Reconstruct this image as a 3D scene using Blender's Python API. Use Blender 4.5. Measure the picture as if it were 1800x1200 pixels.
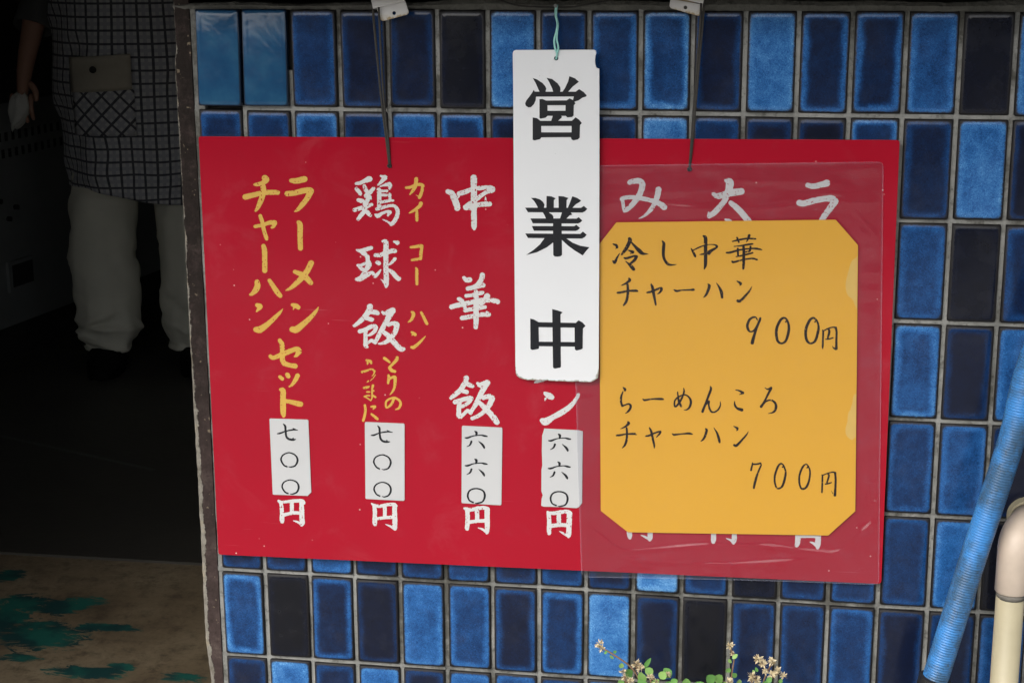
import bpy, bmesh, math, random
import numpy as np
from mathutils import Vector, Matrix, geometry as mgeo

random.seed(7)
for o in list(bpy.data.objects):
    bpy.data.objects.remove(o)
SC = bpy.context.scene
COL = SC.collection
R = math.radians

# ------------------------------------------------------------------ camera
FPX = 2964.13                                     # focal length in photo pixels (1800 wide)
CAM = Vector((0.58872, -1.64832, 0.08776))
PITCH, YAW, ROLL = -0.247591, 0.160206, -0.005415
_f = Vector((-math.sin(YAW)*math.cos(PITCH), math.cos(YAW)*math.cos(PITCH), math.sin(PITCH)))
_r0 = Vector((math.cos(YAW), math.sin(YAW), 0)); _u0 = _r0.cross(_f)
_r = _r0*math.cos(ROLL) + _u0*math.sin(ROLL)
_u = _u0*math.cos(ROLL) - _r0*math.sin(ROLL)
cam_d = bpy.data.cameras.new('camera')
cam = bpy.data.objects.new('camera', cam_d); COL.objects.link(cam)
cam_d.sensor_width = 36; cam_d.sensor_fit = 'HORIZONTAL'; cam_d.lens = FPX/1800*36
cam_d.clip_start = 0.02; cam_d.clip_end = 500
cam.matrix_world = Matrix(((_r.x, _u.x, -_f.x, CAM.x), (_r.y, _u.y, -_f.y, CAM.y), (_r.z, _u.z, -_f.z, CAM.z), (0, 0, 0, 1)))
SC.camera = cam

# ------------------------------------------------------------------ sky, sun, exposure (overcast day)
world = bpy.data.worlds.new('World'); SC.world = world; world.use_nodes = True
wn = world.node_tree.nodes; wl = world.node_tree.links; wn.clear()
sky = wn.new('ShaderNodeTexSky'); sky.sky_type = 'NISHITA'; sky.sun_disc = False
SUN_EL, SUN_AZ = R(42), R(204)
sky.sun_elevation = SUN_EL; sky.sun_rotation = SUN_AZ
sky.air_density = 1.0; sky.dust_density = 4.0; sky.ozone_density = 1.0
hsv = wn.new('ShaderNodeHueSaturation'); hsv.inputs['Saturation'].default_value = 0.32
bgn = wn.new('ShaderNodeBackground'); bgn.inputs['Strength'].default_value = 0.12
won = wn.new('ShaderNodeOutputWorld')
wl.new(sky.outputs[0], hsv.inputs['Color']); wl.new(hsv.outputs[0], bgn.inputs['Color']); wl.new(bgn.outputs[0], won.inputs['Surface'])
sd = bpy.data.lights.new('sun', 'SUN'); sd.energy = 1.0; sd.angle = R(35); sd.color = (1.0, 0.96, 0.9)
sun = bpy.data.objects.new('sun', sd); COL.objects.link(sun)
_sd = Vector((math.sin(SUN_AZ)*math.cos(SUN_EL), math.cos(SUN_AZ)*math.cos(SUN_EL), math.sin(SUN_EL)))
sun.rotation_euler = _sd.to_track_quat('Z', 'Y').to_euler()
SC.view_settings.view_transform = 'Standard'; SC.view_settings.look = 'None'
SC.view_settings.gamma = 1; SC.view_settings.use_curve_mapping = False
SC.view_settings.exposure = 1.03

# ------------------------------------------------------------------ helpers
def ray(x, y):
    return _f + _r*((x-900)/FPX) - _u*((y-600)/FPX)
def atY(x, y, yy):                                # photo pixel -> point of the vertical plane y = yy
    d = ray(x, y); return CAM + d*((yy-CAM.y)/d.y)
def atZ(x, y, zz):                                # photo pixel -> point of the horizontal plane z = zz
    d = ray(x, y); return CAM + d*((zz-CAM.z)/d.z)

def tag(o, label=None, cat=None, group=None, kind=None):
    if label: o['label'] = label
    if cat: o['category'] = cat
    if group: o['group'] = group
    if kind: o['kind'] = kind
    return o
def empty(name, loc=(0, 0, 0), rz=0):
    o = bpy.data.objects.new(name, None); o.empty_display_size = .05
    o.location = loc; o.rotation_euler = (0, 0, rz); COL.objects.link(o); return o
def link(name, me, mat=None, parent=None, loc=None):
    o = bpy.data.objects.new(name, me); COL.objects.link(o)
    if mat and not me.materials: me.materials.append(mat)
    if parent is not None: o.parent = parent
    if loc is not None: o.location = loc
    return o
def wloc(p):
    v = Vector((0, 0, 0))
    while p is not None:
        v = v + p.location; p = p.parent
    return v
def pydata(name, verts, faces, mat=None, parent=None, smooth=False, org=None):
    """world-space verts; the object's origin goes to org (world) and under its parent"""
    off = Vector(org) if org is not None else (wloc(parent) if parent is not None else Vector((0, 0, 0)))
    me = bpy.data.meshes.new(name)
    me.from_pydata([tuple(Vector(v)-off) for v in verts], [], faces)
    if smooth:
        for p in me.polygons: p.use_smooth = True
    me.update()
    o = link(name, me, mat, parent)
    o.location = off - (wloc(parent) if parent is not None else Vector((0, 0, 0)))
    return o
class MB:
    def __init__(s): s.v = []; s.f = []
    def box(s, x0, x1, y0, y1, z0, z1):
        n = len(s.v)
        s.v += [(x0,y0,z0),(x1,y0,z0),(x1,y1,z0),(x0,y1,z0),(x0,y0,z1),(x1,y0,z1),(x1,y1,z1),(x0,y1,z1)]
        s.f += [tuple(n+i for i in q) for q in ((0,3,2,1),(4,5,6,7),(0,1,5,4),(1,2,6,5),(2,3,7,6),(3,0,4,7))]
        return s
    def quad(s, a, b, c, d):
        n = len(s.v); s.v += [tuple(a), tuple(b), tuple(c), tuple(d)]; s.f.append((n, n+1, n+2, n+3)); return s
    def prism(s, pts, off):
        """planar outline pts (3D) extruded by the vector off"""
        n = len(s.v); k = len(pts); off = Vector(off)
        s.v += [tuple(p) for p in pts] + [tuple(Vector(p)+off) for p in pts]
        tri = mgeo.tessellate_polygon([[Vector(p) for p in pts]])
        s.f += [tuple(n+i for i in t) for t in tri] + [tuple(n+k+i for i in reversed(t)) for t in tri]
        s.f += [(n+i, n+(i+1) % k, n+k+(i+1) % k, n+k+i) for i in range(k)]
        return s
    def tube(s, pts, rad, seg=12, cap=True):
        pts = [Vector(p) for p in pts]; k = len(pts)
        rr = rad if isinstance(rad, (list, tuple)) else [rad]*k
        n0 = len(s.v); prev = None
        for i, p in enumerate(pts):
            t = (pts[min(i+1, k-1)]-pts[max(i-1, 0)]).normalized()
            if prev is None:
                a = Vector((0, 0, 1)) if abs(t.z) < .9 else Vector((1, 0, 0))
                u = t.cross(a).normalized()
            else:
                u = (prev - t*prev.dot(t)).normalized()
            prev = u; w = t.cross(u)
            for j in range(seg):
                an = 2*math.pi*j/seg
                s.v.append(tuple(p + (u*math.cos(an)+w*math.sin(an))*rr[i]))
        for i in range(k-1):
            for j in range(seg):
                a = n0+i*seg+j; b = n0+i*seg+(j+1) % seg
                s.f.append((a, b, b+seg, a+seg))
        if cap:
            s.f.append(tuple(n0+j for j in reversed(range(seg)))); s.f.append(tuple(n0+(k-1)*seg+j for j in range(seg)))
        return s
    def rings(s, rings, closed=True, cap=False):
        n0 = len(s.v); m = len(rings[0])
        for r in rings: s.v += [tuple(p) for p in r]
        for i in range(len(rings)-1):
            for j in range(m if closed else m-1):
                a = n0+i*m+j; b = n0+i*m+(j+1) % m
                s.f.append((a, b, b+m, a+m))
        if cap:
            s.f.append(tuple(n0+j for j in reversed(range(m)))); s.f.append(tuple(n0+(len(rings)-1)*m+j for j in range(m)))
        return s
    def build(s, name, mat=None, parent=None, smooth=False, org=None, fix=True):
        o = pydata(name, s.v, s.f, mat, parent, smooth, org)
        if fix:
            bm = bmesh.new(); bm.from_mesh(o.data); bmesh.ops.recalc_face_normals(bm, faces=bm.faces); bm.to_mesh(o.data); bm.free()
        return o
def spline(pts, n=8):
    """Catmull-Rom through tuples of any length"""
    P = [np.array(p, float) for p in pts]
    if len(P) < 3:
        return [P[0]+(P[-1]-P[0])*t for t in np.linspace(0, 1, 2)]
    P = [2*P[0]-P[1]] + P + [2*P[-1]-P[-2]]
    out = []
    for i in range(1, len(P)-2):
        for k in range(n):
            t = k/n
            out.append(.5*((2*P[i]) + (P[i+1]-P[i-1])*t + (2*P[i-1]-5*P[i]+4*P[i+1]-P[i+2])*t*t + (3*P[i]-P[i-1]-3*P[i+1]+P[i+2])*t**3))
    out.append(P[-2]); return out
def vnoise(x, y, seed=0):
    xi = np.floor(x).astype(np.int64); yi = np.floor(y).astype(np.int64)
    fx = x-xi; fy = y-yi; fx = fx*fx*(3-2*fx); fy = fy*fy*(3-2*fy)
    def h(a, b):
        n = (a*374761393 + b*668265263 + seed*974634777) & 0x7fffffff
        n = ((n ^ (n >> 13))*1274126177) & 0x7fffffff
        return ((n ^ (n >> 16)) & 0xffff)/65535.0
    return (h(xi, yi)*(1-fx)+h(xi+1, yi)*fx)*(1-fy) + (h(xi, yi+1)*(1-fx)+h(xi+1, yi+1)*fx)*fy

# ------------------------------------------------------------------ material helpers
class NT:
    def __init__(s, name):
        s.m = bpy.data.materials.new(name); s.m.use_nodes = True
        s.t = s.m.node_tree; s.n = s.t.nodes; s.l = s.t.links; s.n.clear()
        s.out = s.n.new('ShaderNodeOutputMaterial'); s._tc = None
    def new(s, t, **kw):
        n = s.n.new(t)
        for k, v in kw.items(): setattr(n, k, v)
        return n
    def put(s, sock, v):
        if isinstance(v, bpy.types.NodeSocket): s.l.new(v, sock)
        elif v is not None:
            if isinstance(v, (tuple, list)) and len(v) == 3 and sock.type == 'RGBA': v = (*v, 1)
            sock.default_value = v
    def math(s, op, a, b=None, c=None, clamp=False):
        n = s.new('ShaderNodeMath', operation=op, use_clamp=clamp)
        s.put(n.inputs[0], a); s.put(n.inputs[1], b)
        if c is not None: s.put(n.inputs[2], c)
        return n.outputs[0]
    def obj(s):
        if s._tc is None: s._tc = s.new('ShaderNodeTexCoord')
        return s._tc.outputs['Object']
    def vadd(s, a, b, op='ADD'):
        n = s.new('ShaderNodeVectorMath', operation=op); s.put(n.inputs[0], a); s.put(n.inputs[1], b); return n.outputs[0]
    def sep(s, v):
        n = s.new('ShaderNodeSeparateXYZ'); s.put(n.inputs[0], v); return n.outputs
    def noise(s, scale, detail=2, rough=.5, vec=None, dist=0):
        n = s.new('ShaderNodeTexNoise'); s.put(n.inputs['Vector'], vec if vec is not None else s.obj())
        s.put(n.inputs['Scale'], scale); n.inputs['Detail'].default_value = detail
        n.inputs['Roughness'].default_value = rough; n.inputs['Distortion'].default_value = dist
        return n.outputs[0]
    def voro(s, scale, vec=None, out='Distance', feature='F1'):
        n = s.new('ShaderNodeTexVoronoi', feature=feature); s.put(n.inputs['Vector'], vec if vec is not None else s.obj())
        s.put(n.inputs['Scale'], scale); return n.outputs[out]
    def step(s, v, a, b):
        n = s.new('ShaderNodeMapRange', interpolation_type='SMOOTHSTEP'); s.put(n.inputs[0], v)
        n.inputs[1].default_value = a; n.inputs[2].default_value = b; return n.outputs[0]
    def mix(s, f, a, b):
        n = s.new('ShaderNodeMix', data_type='RGBA'); s.put(n.inputs[0], f); s.put(n.inputs[6], a); s.put(n.inputs[7], b); return n.outputs[2]
    def ramp(s, f, stops):
        n = s.new('ShaderNodeValToRGB'); s.put(n.inputs[0], f); e = n.color_ramp.elements
        while len(e) < len(stops): e.new(.5)
        for i, (p, c) in enumerate(stops): e[i].position = p; e[i].color = (*c, 1)
        return n.outputs[0]
    def attr(s, name, typ='OBJECT', out='Fac'):
        n = s.new('ShaderNodeAttribute', attribute_type=typ, attribute_name=name); return n.outputs[out]
    def bump(s, h, strength=.2, dist=.001):
        n = s.new('ShaderNodeBump'); n.inputs['Strength'].default_value = strength; n.inputs['Distance'].default_value = dist
        s.put(n.inputs['Height'], h); return n.outputs[0]
    def bsdf(s, col, rough=.5, bump=None, **kw):
        n = s.new('ShaderNodeBsdfPrincipled'); s.put(n.inputs['Base Color'], col); s.put(n.inputs['Roughness'], rough)
        if bump is not None: s.put(n.inputs['Normal'], bump)
        for k, v in kw.items(): s.put(n.inputs[k.replace('_', ' ')], v)
        s.l.new(n.outputs[0], s.out.inputs[0]); return n
M = {}
def simple(key, col, rough=.5, var=.25, scale=40, bump=.2, bscale=None, bd=.001, **kw):
    t = NT(key); n = t.noise(scale, 4, .6)
    c = t.mix(n, tuple(max(0, x*(1-var)) for x in col), tuple(min(1, x*(1+var)) for x in col))
    t.bsdf(c, rough, t.bump(t.noise(bscale or scale*3, 4), bump, bd) if bump else None, **kw)
    M[key] = t.m; return t.m

# glazed tile: dark thin rim, blue band along the edge, speckled field; tone / rim / seed sit on each tile
def tile_mat():
    t = NT('glazed_tile'); xyz = t.sep(t.obj())
    seed = t.attr('seed'); tone = t.attr('tone'); rim = t.attr('rim')
    cv = t.new('ShaderNodeCombineXYZ'); t.put(cv.inputs[0], seed); t.put(cv.inputs[1], t.math('MULTIPLY', seed, .37)); t.put(cv.inputs[2], t.math('MULTIPLY', seed, .73))
    vec = t.vadd(t.obj(), cv.outputs[0])
    dx = t.math('SUBTRACT', .0226, t.math('ABSOLUTE', xyz[0])); dz = t.math('SUBTRACT', .0476, t.math('ABSOLUTE', xyz[2]))
    d = t.math('SMOOTH_MIN', dx, dz, .008)
    n1 = t.noise(420, 3, .6, vec); n2 = t.noise(90, 2, .5, vec); n3 = t.noise(640, 3, .78, vec, 1.5); n4 = t.noise(26, 1, .5, vec)
    dd = t.math('ADD', d, t.math('MULTIPLY', t.math('SUBTRACT', n1, .5), .0042))
    dd = t.math('ADD', dd, t.math('MULTIPLY', t.math('SUBTRACT', n4, .5), .010))
    band = t.math('SUBTRACT', 1, t.step(dd, .0030, .0105))
    dark = t.step(t.math('ADD', d, t.math('MULTIPLY', t.math('SUBTRACT', n1, .5), .0024)), .0008, .0034)
    v = t.math('ADD', tone, t.math('MULTIPLY', band, rim))
    amp = t.math('MULTIPLY_ADD', t.math('MINIMUM', v, .8), .62, .05)
    v = t.math('ADD', v, t.math('MULTIPLY', t.math('SUBTRACT', n3, .5), t.math('MULTIPLY', amp, 2.0)))
    v = t.math('ADD', v, t.math('MULTIPLY', t.math('SUBTRACT', n2, .5), t.math('MULTIPLY', amp, .7)))
    v = t.math('ADD', v, t.math('MULTIPLY', t.math('SUBTRACT', n4, .5), t.math('MULTIPLY', amp, .6)))
    c = t.ramp(v, [(0, (.0055, .0058, .0085)), (.2, (.0060, .0105, .031)), (.42, (.0075, .033, .112)), (.68, (.020, .104, .31)), (.9, (.062, .215, .49)), (1, (.15, .35, .61))])
    c = t.mix(dark, (.007, .006, .0065), c)
    dust = t.math('MULTIPLY', t.step(t.voro(210, vec), .055, .02), t.step(t.noise(60, 1, .5, vec), .60, .7))
    c = t.mix(t.math('MULTIPLY', dust, .45), c, (.35, .33, .30))
    film = t.math('MULTIPLY', t.step(t.noise(38, 4, .65, vec), .45, .75), .02)
    c = t.mix(film, c, (.30, .30, .30))
    ro = t.math('ADD', t.math('MULTIPLY_ADD', t.noise(30, 2, .5, vec), .14, .07), t.math('MULTIPLY', t.math('SUBTRACT', 1, dark), .45))
    t.bsdf(c, ro, t.bump(t.noise(70, 2, .5, vec), .06, .0012), Specular_IOR_Level=.36)
    M['tile'] = t.m
    t = NT('teal_glazed_tile')
    seed = t.attr('seed'); cv = t.new('ShaderNodeCombineXYZ'); t.put(cv.inputs[0], seed); t.put(cv.inputs[2], seed)
    vec = t.vadd(t.obj(), cv.outputs[0]); xyz = t.sep(t.obj())
    d = t.math('SMOOTH_MIN', t.math('SUBTRACT', .0226, t.math('ABSOLUTE', xyz[0])), t.math('SUBTRACT', .0476, t.math('ABSOLUTE', xyz[2])), .006)
    c = t.ramp(t.math('MULTIPLY_ADD', t.math('SUBTRACT', t.noise(45, 3, .55, vec), .5), .9, .5), [(.15, (.006, .042, .118)), (.5, (.012, .070, .160)), (.85, (.028, .115, .205))])
    c = t.mix(t.step(d, .0003, .0022), (.006, .016, .035), c)
    t.bsdf(c, .15, t.bump(t.noise(19, 3, .5, vec, .6), .42, .0032), Specular_IOR_Level=.42)
    M['tile_teal'] = t.m
tile_mat()

def grout_mat():
    t = NT('grout'); a = t.noise(14, 5, .65); b = t.noise(160, 4, .7); z = t.sep(t.obj())[2]
    c = t.ramp(a, [(.3, (.105, .105, .095)), (.52, (.235, .235, .218)), (.75, (.33, .328, .31))])
    c = t.mix(t.math('MULTIPLY', t.step(b, .52, .72), .65), c, (.05, .045, .035))
    moss = t.step(t.noise(8, 6, .75), .47, .60)
    c = t.mix(t.math('MULTIPLY', moss, .80), c, (.045, .042, .032))
    t.bsdf(c, .9, t.bump(t.noise(350, 4, .7), .5, .001)); M['grout'] = t.m
grout_mat()
simple('mortar', (.10, .098, .085), .95, .45, 30, .9, 160, .004)
simple('backing', (.03, .028, .025), .95, .3, 40, .5)

def red_mat():
    t = NT('red_acrylic')
    big = t.noise(5, 4, .6); c = t.mix(big, (.322, .0045, .0165), (.372, .0075, .023))
    sm = t.step(t.noise(16, 5, .65, None, .6), .52, .78)
    c = t.mix(t.math('MULTIPLY', sm, .045), c, (.50, .33, .36))
    specks = t.math('MULTIPLY', t.step(t.voro(55), .060, .030), t.step(t.noise(31, 1), .47, .55))
    c = t.mix(t.math('MULTIPLY', specks, .7), c, (.75, .5, .45))
    sc = t.new('ShaderNodeMapping'); t.put(sc.inputs[0], t.obj()); sc.inputs['Rotation'].default_value = (0, .35, 0); sc.inputs['Scale'].default_value = (12, 1, 400)
    scr = t.math('MULTIPLY', t.step(t.noise(1, 2, .5, sc.outputs[0]), .70, .76), t.step(t.noise(12, 2), .5, .65))
    c = t.mix(t.math('MULTIPLY', scr, .10), c, (.7, .4, .4))
    t.bsdf(c, t.math('MULTIPLY_ADD', sm, .12, .09), t.bump(t.noise(6, 2), .05, .004), Specular_IOR_Level=.30)
    M['red'] = t.m
red_mat()

def paint_mat(key, col, chips=.5):
    t = NT(key)
    c = t.mix(t.noise(55, 3), tuple(x*.88 for x in col), tuple(min(1, x*1.08) for x in col))
    g = t.step(t.noise(420, 3, .6), .62, .78)
    c = t.mix(t.math('MULTIPLY', g, chips), c, tuple(x*.45 for x in col))
    t.bsdf(c, .42, t.bump(t.noise(500, 2), .25, .0006)); M[key] = t.m
paint_mat('paint_white', (.60, .60, .59)); paint_mat('paint_yellow', (.60, .37, .065), .35)
simple('ink', (.011, .012, .015), .5, .35, 400, 0, Specular_IOR_Level=.25)
simple('brush_ink', (.013, .007, .005), .6, .5, 500, 0, Specular_IOR_Level=.2)

def white_mat():
    t = NT('white_plastic')
    c = t.mix(t.noise(9, 3), (.70, .715, .73), (.745, .755, .765))
    st = t.step(t.noise(30, 5, .7), .60, .78); c = t.mix(t.math('MULTIPLY', st, .22), c, (.50, .45, .36))
    sp = t.math('MULTIPLY', t.step(t.voro(95), .05, .025), t.step(t.noise(47, 1), .58, .64))
    c = t.mix(t.math('MULTIPLY', sp, .6), c, (.16, .13, .09))
    e = t.attr('edge', 'GEOMETRY'); n = t.noise(130, 4, .7)
    dirt = t.step(t.math('MULTIPLY_ADD', n, .008, t.math('SUBTRACT', e, .0048)), .0006, -.0006)
    c = t.mix(t.math('MULTIPLY', dirt, .8), c, (.20, .17, .11))
    t.bsdf(c, .28, t.bump(t.noise(8, 2), .05, .004)); M['white'] = t.m
white_mat()
def plate_mat():
    t = NT('white_plate'); c = t.mix(t.noise(25, 3), (.50, .505, .51), (.545, .55, .55))
    st = t.math('MULTIPLY', t.step(t.noise(90, 4, .7), .68, .78), .4); c = t.mix(st, c, (.5, .36, .25))
    t.bsdf(c, .33); M['plate'] = t.m
plate_mat()
def card_mat():
    t = NT('yellow_card'); c = t.mix(t.noise(7, 3, .6), (.735, .385, .020), (.775, .41, .026))
    c = t.mix(t.math('MULTIPLY', t.noise(300, 3), .15), c, (.68, .36, .03))
    # glue did not hold along the right border: paler blisters there
    xyz = t.sep(t.obj()); a = t.attr('blister', 'GEOMETRY')
    c = t.mix(t.math('MULTIPLY', t.step(a, .35, .6), .35), c, (.55, .50, .30))
    t.bsdf(c, .6); M['card'] = t.m
card_mat()
simple('card_pale', (.72, .47, .11), .6, .1, 60, 0)
def film_mat():
    t = NT('clear_film'); edge = t.attr('edge', 'GEOMETRY')
    fr_ = t.attr('free', 'GEOMETRY'); h = t.math('MULTIPLY_ADD', t.noise(9, 5, .65), .034, .004)
    h = t.math('ADD', h, t.math('MULTIPLY', t.step(t.noise(24, 5, .7, None, 1.5), .55, .75), .03))
    h = t.math('MULTIPLY', h, t.math('MULTIPLY_ADD', fr_, .78, .22))
    h = t.math('ADD', h, t.math('MULTIPLY', edge, .14))  # paler rim painted in place of the highlight along the film's edge
    nrm = t.bump(t.noise(20, 3, .5, None, .6), .10, .003)
    tr = t.new('ShaderNodeBsdfTransparent'); tr.inputs[0].default_value = (.90, .90, .915, 1)
    df = t.new('ShaderNodeBsdfDiffuse'); df.inputs[0].default_value = (.62, .63, .84, 1)
    gl = t.new('ShaderNodeBsdfGlossy'); gl.inputs['Roughness'].default_value = .10; t.put(gl.inputs['Normal'], nrm)
    geo = t.new('ShaderNodeNewGeometry'); dt = t.new('ShaderNodeVectorMath', operation='DOT_PRODUCT'); t.put(dt.inputs[0], nrm); t.put(dt.inputs[1], geo.outputs['Incoming'])
    co = t.math('SUBTRACT', 1, t.math('ABSOLUTE', dt.outputs['Value']), clamp=True); fr = t.math('MULTIPLY_ADD', t.math('POWER', co, 5), .9, .05)
    m1 = t.new('ShaderNodeMixShader'); t.put(m1.inputs[0], h); t.l.new(tr.outputs[0], m1.inputs[1]); t.l.new(df.outputs[0], m1.inputs[2])
    m2 = t.new('ShaderNodeMixShader'); t.put(m2.inputs[0], fr); t.l.new(m1.outputs[0], m2.inputs[1]); t.l.new(gl.outputs[0], m2.inputs[2])
    t.l.new(m2.outputs[0], t.out.inputs[0]); M['film'] = t.m
film_mat()

def post_mat():
    t = NT('painted_post'); e = t.attr('edge', 'GEOMETRY'); z = t.sep(t.obj())[2]
    p = t.ramp(t.noise(38, 6, .75), [(.28, (.020, .014, .012)), (.55, (.050, .034, .031)), (.8, (.105, .08, .068))])
    grime = t.math('MULTIPLY', t.step(z, -.45, -.02), t.step(t.noise(60, 6, .8), .24, .56)); p = t.mix(t.math('MULTIPLY', grime, .9), p, (.012, .009, .007))
    n = t.noise(55, 6, .75); low = t.step(z, -.02, -.34)
    lim = t.math('MULTIPLY_ADD', low, .0040, .0008)
    lim = t.math('ADD', lim, t.math('MULTIPLY', t.math('SUBTRACT', n, .5), .013))
    bare = t.step(t.math('SUBTRACT', e, lim), .0005, -.0005)
    b = t.ramp(t.noise(45, 5, .7), [(.3, (.10, .085, .062)), (.55, (.22, .205, .175)), (.8, (.33, .27, .17))])
    chips = t.step(t.noise(150, 4, .6), .66, .71); c = t.mix(t.math('MULTIPLY', chips, .7), p, (.20, .16, .11))
    c = t.mix(bare, c, b)
    hgt = t.math('ADD', t.math('MULTIPLY', bare, -.5), t.noise(120, 4))
    t.bsdf(c, .85, t.bump(hgt, .8, .003), Specular_IOR_Level=.2); M['post'] = t.m
post_mat()
simple('dark_wood', (.022, .018, .015), .7, .4, 20, .4, 90, .003)
simple('cord', (.040, .037, .032), .85, .4, 300, .6, 900)
simple('twine', (.30, .62, .56), .75, .25, 300, .5, 900)
def enamel_mat():
    t = NT('white_enamel'); c = t.mix(t.noise(60, 3), (.60, .585, .565), (.70, .69, .67))
    e = t.attr('edge', 'GEOMETRY'); n = t.noise(170, 5, .75)
    ru = t.step(t.math('MULTIPLY_ADD', t.math('SUBTRACT', n, .5), .014, e), .0026, .0006)
    c = t.mix(t.math('MULTIPLY', ru, .85), c, (.30, .17, .045))
    ye = t.step(t.math('MULTIPLY_ADD', t.math('SUBTRACT', n, .5), .020, e), .0065, .001)
    c = t.mix(t.math('MULTIPLY', ye, .35), c, (.50, .42, .25))
    t.bsdf(c, .3); M['enamel'] = t.m
enamel_mat()
def hose_mat():
    t = NT('blue_hose'); n = t.step(t.noise(26, 5, .65), .36, .60)
    c = t.mix(n, (.042, .215, .53), (.036, .105, .21)); sp = t.step(t.noise(420, 2), .55, .7)
    c = t.mix(t.math('MULTIPLY', t.math('MULTIPLY', sp, n), .7), c, (.035, .055, .07))
    st = t.step(t.noise(22, 5, .7), .56, .68); c = t.mix(t.math('MULTIPLY', st, .65), c, (.03, .05, .07))
    t.bsdf(c, .38); M['hose'] = t.m
hose_mat()
simple('pvc', (.40, .355, .235), .5, .16, 26, .25, 60)
simple('pvc_elbow', (.53, .44, .355), .5, .22, 38, .4, 70)
simple('pvc_joint', (.14, .13, .11), .8, .5, 120, .6, 300)
simple('black_rubber', (.012, .012, .012), .5, .3, 60, .2)
def leaf_mat():
    t = NT('leaf_green'); s = t.attr('seed')
    c = t.ramp(t.math('ADD', t.math('MULTIPLY', t.noise(90, 3), .5), t.math('MULTIPLY', s, .5)), [(.2, (.07, .20, .045)), (.5, (.14, .32, .075)), (.8, (.27, .42, .12))])
    t.bsdf(c, .5, t.bump(t.noise(250, 2), .3), Subsurface_Weight=0.0); M['leaf'] = t.m
    t = NT('dry_flower'); c = t.ramp(t.noise(380, 3), [(.3, (.34, .24, .12)), (.5, (.62, .53, .34)), (.75, (.74, .67, .48))]); t.bsdf(c, .85); M['flower'] = t.m
leaf_mat(); simple('stem', (.19, .11, .06), .7, .3, 200, .2)
simple('terracotta', (.22, .09, .05), .85, .25, 20, .4, 90); simple('soil', (.03, .022, .015), .95, .4, 60, .8, 100, .005)

# interior and street materials
def floor_mat():
    t = NT('worn_concrete_floor')
    c = t.ramp(t.noise(3.2, 6, .68), [(.25, (.060, .043, .024)), (.5, (.185, .138, .082)), (.75, (.29, .235, .15))])
    c = t.mix(t.math('MULTIPLY', t.step(t.noise(24, 5, .75), .45, .7), .7), c, (.06, .041, .024))
    c = t.mix(t.math('MULTIPLY', t.step(t.noise(130, 4, .7), .5, .7), .35), c, (.06, .045, .03))
    M['floor'] = None
    mp = t.new('ShaderNodeMapping'); t.put(mp.inputs[0], t.obj()); mp.inputs['Scale'].default_value = (.8, 2.6, 1)
    vec = mp.outputs[0]
    # old green floor paint: islands that survived near the left side
    a = t.attr('paint', 'GEOMETRY'); n = t.noise(15, 8, .78, vec, .9)
    m = t.step(t.math('MULTIPLY_ADD', t.math('SUBTRACT', n, .5), 3.4, a), .62, .72)
    g = t.mix(t.step(t.noise(11, 3), .42, .62), (.003, .045, .045), (.006, .11, .085))
    c = t.mix(m, c, g)
    t.bsdf(c, .7, t.bump(t.noise(60, 5, .7), .4, .002)); M['floor'] = t.m
floor_mat()
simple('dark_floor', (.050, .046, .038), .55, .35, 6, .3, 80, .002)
simple('floor_line', (.10, .105, .095), .6, .3, 30, 0)
simple('asphalt', (.075, .075, .076), .9, .3, 3, .5, 120, .004)
simple('pavement', (.20, .195, .185), .85, .2, 4, .4, 60, .003)
simple('road_paint', (.55, .54, .52), .8, .15, 20, .2)
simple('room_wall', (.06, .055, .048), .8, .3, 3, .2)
simple('render_wall', (.27, .26, .24), .9, .2, 5, .4, 60, .003)
simple('shade_awning', (.16, .15, .13), .9, .2, 6, .2)
simple('steel', (.17, .18, .175), .5, .2, 8, .05, Metallic=.35)
simple('slot', (.006, .006, .006), .8, .2, 8, 0)
simple('skin', (.26, .14, .095), .55, .15, 20, .1)
simple('trousers', (.50, .49, .41), .9, .12, 12, .3, 200, .002)
simple('shirt', (.05, .052, .05), .9, .2, 20, .2)
simple('hair', (.02, .018, .016), .6, .3, 60, .4)
simple('shoe', (.004, .004, .004), .8, .3, 30, .1, Specular_IOR_Level=.1)
simple('beige_cloth', (.34, .31, .25), .9, .1, 60, .2, 500)
simple('towel', (.40, .40, .37), .95, .1, 60, .3, 500)
simple('eye_white', (.7, .68, .65), .3, .05, 60, 0)
def check_mat(key, rot):
    t = NT(key); uv = t.new('ShaderNodeUVMap'); mp = t.new('ShaderNodeMapping'); t.put(mp.inputs[0], uv.outputs[0]); mp.inputs['Rotation'].default_value = (0, 0, rot)
    x = t.sep(mp.outputs[0])
    def line(co, period, off, w):
        f = t.math('FRACT', t.math('MULTIPLY_ADD', co, 1/period, off)); return t.math('LESS_THAN', t.math('ABSOLUTE', t.math('SUBTRACT', f, .5)), w)
    P = .0375
    a = t.math('MULTIPLY_ADD', t.math('MAXIMUM', line(x[0], P, 0, .10), line(x[1], P, 0, .085)), .9, 0)
    b = t.math('MAXIMUM', line(x[0], P, .5, .14), line(x[1], P, .5, .14))
    c = t.mix(t.math('MULTIPLY', b, .42), (.40, .40, .40), (.16, .17, .22))
    c = t.mix(a, c, (.028, .030, .042)); t.bsdf(c, .9, t.bump(t.noise(12, 3), .3, .006)); M[key] = t.m
check_mat('check', 0); check_mat('check_bias', R(45))

FLOOR = CAM.z - 1.35

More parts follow.
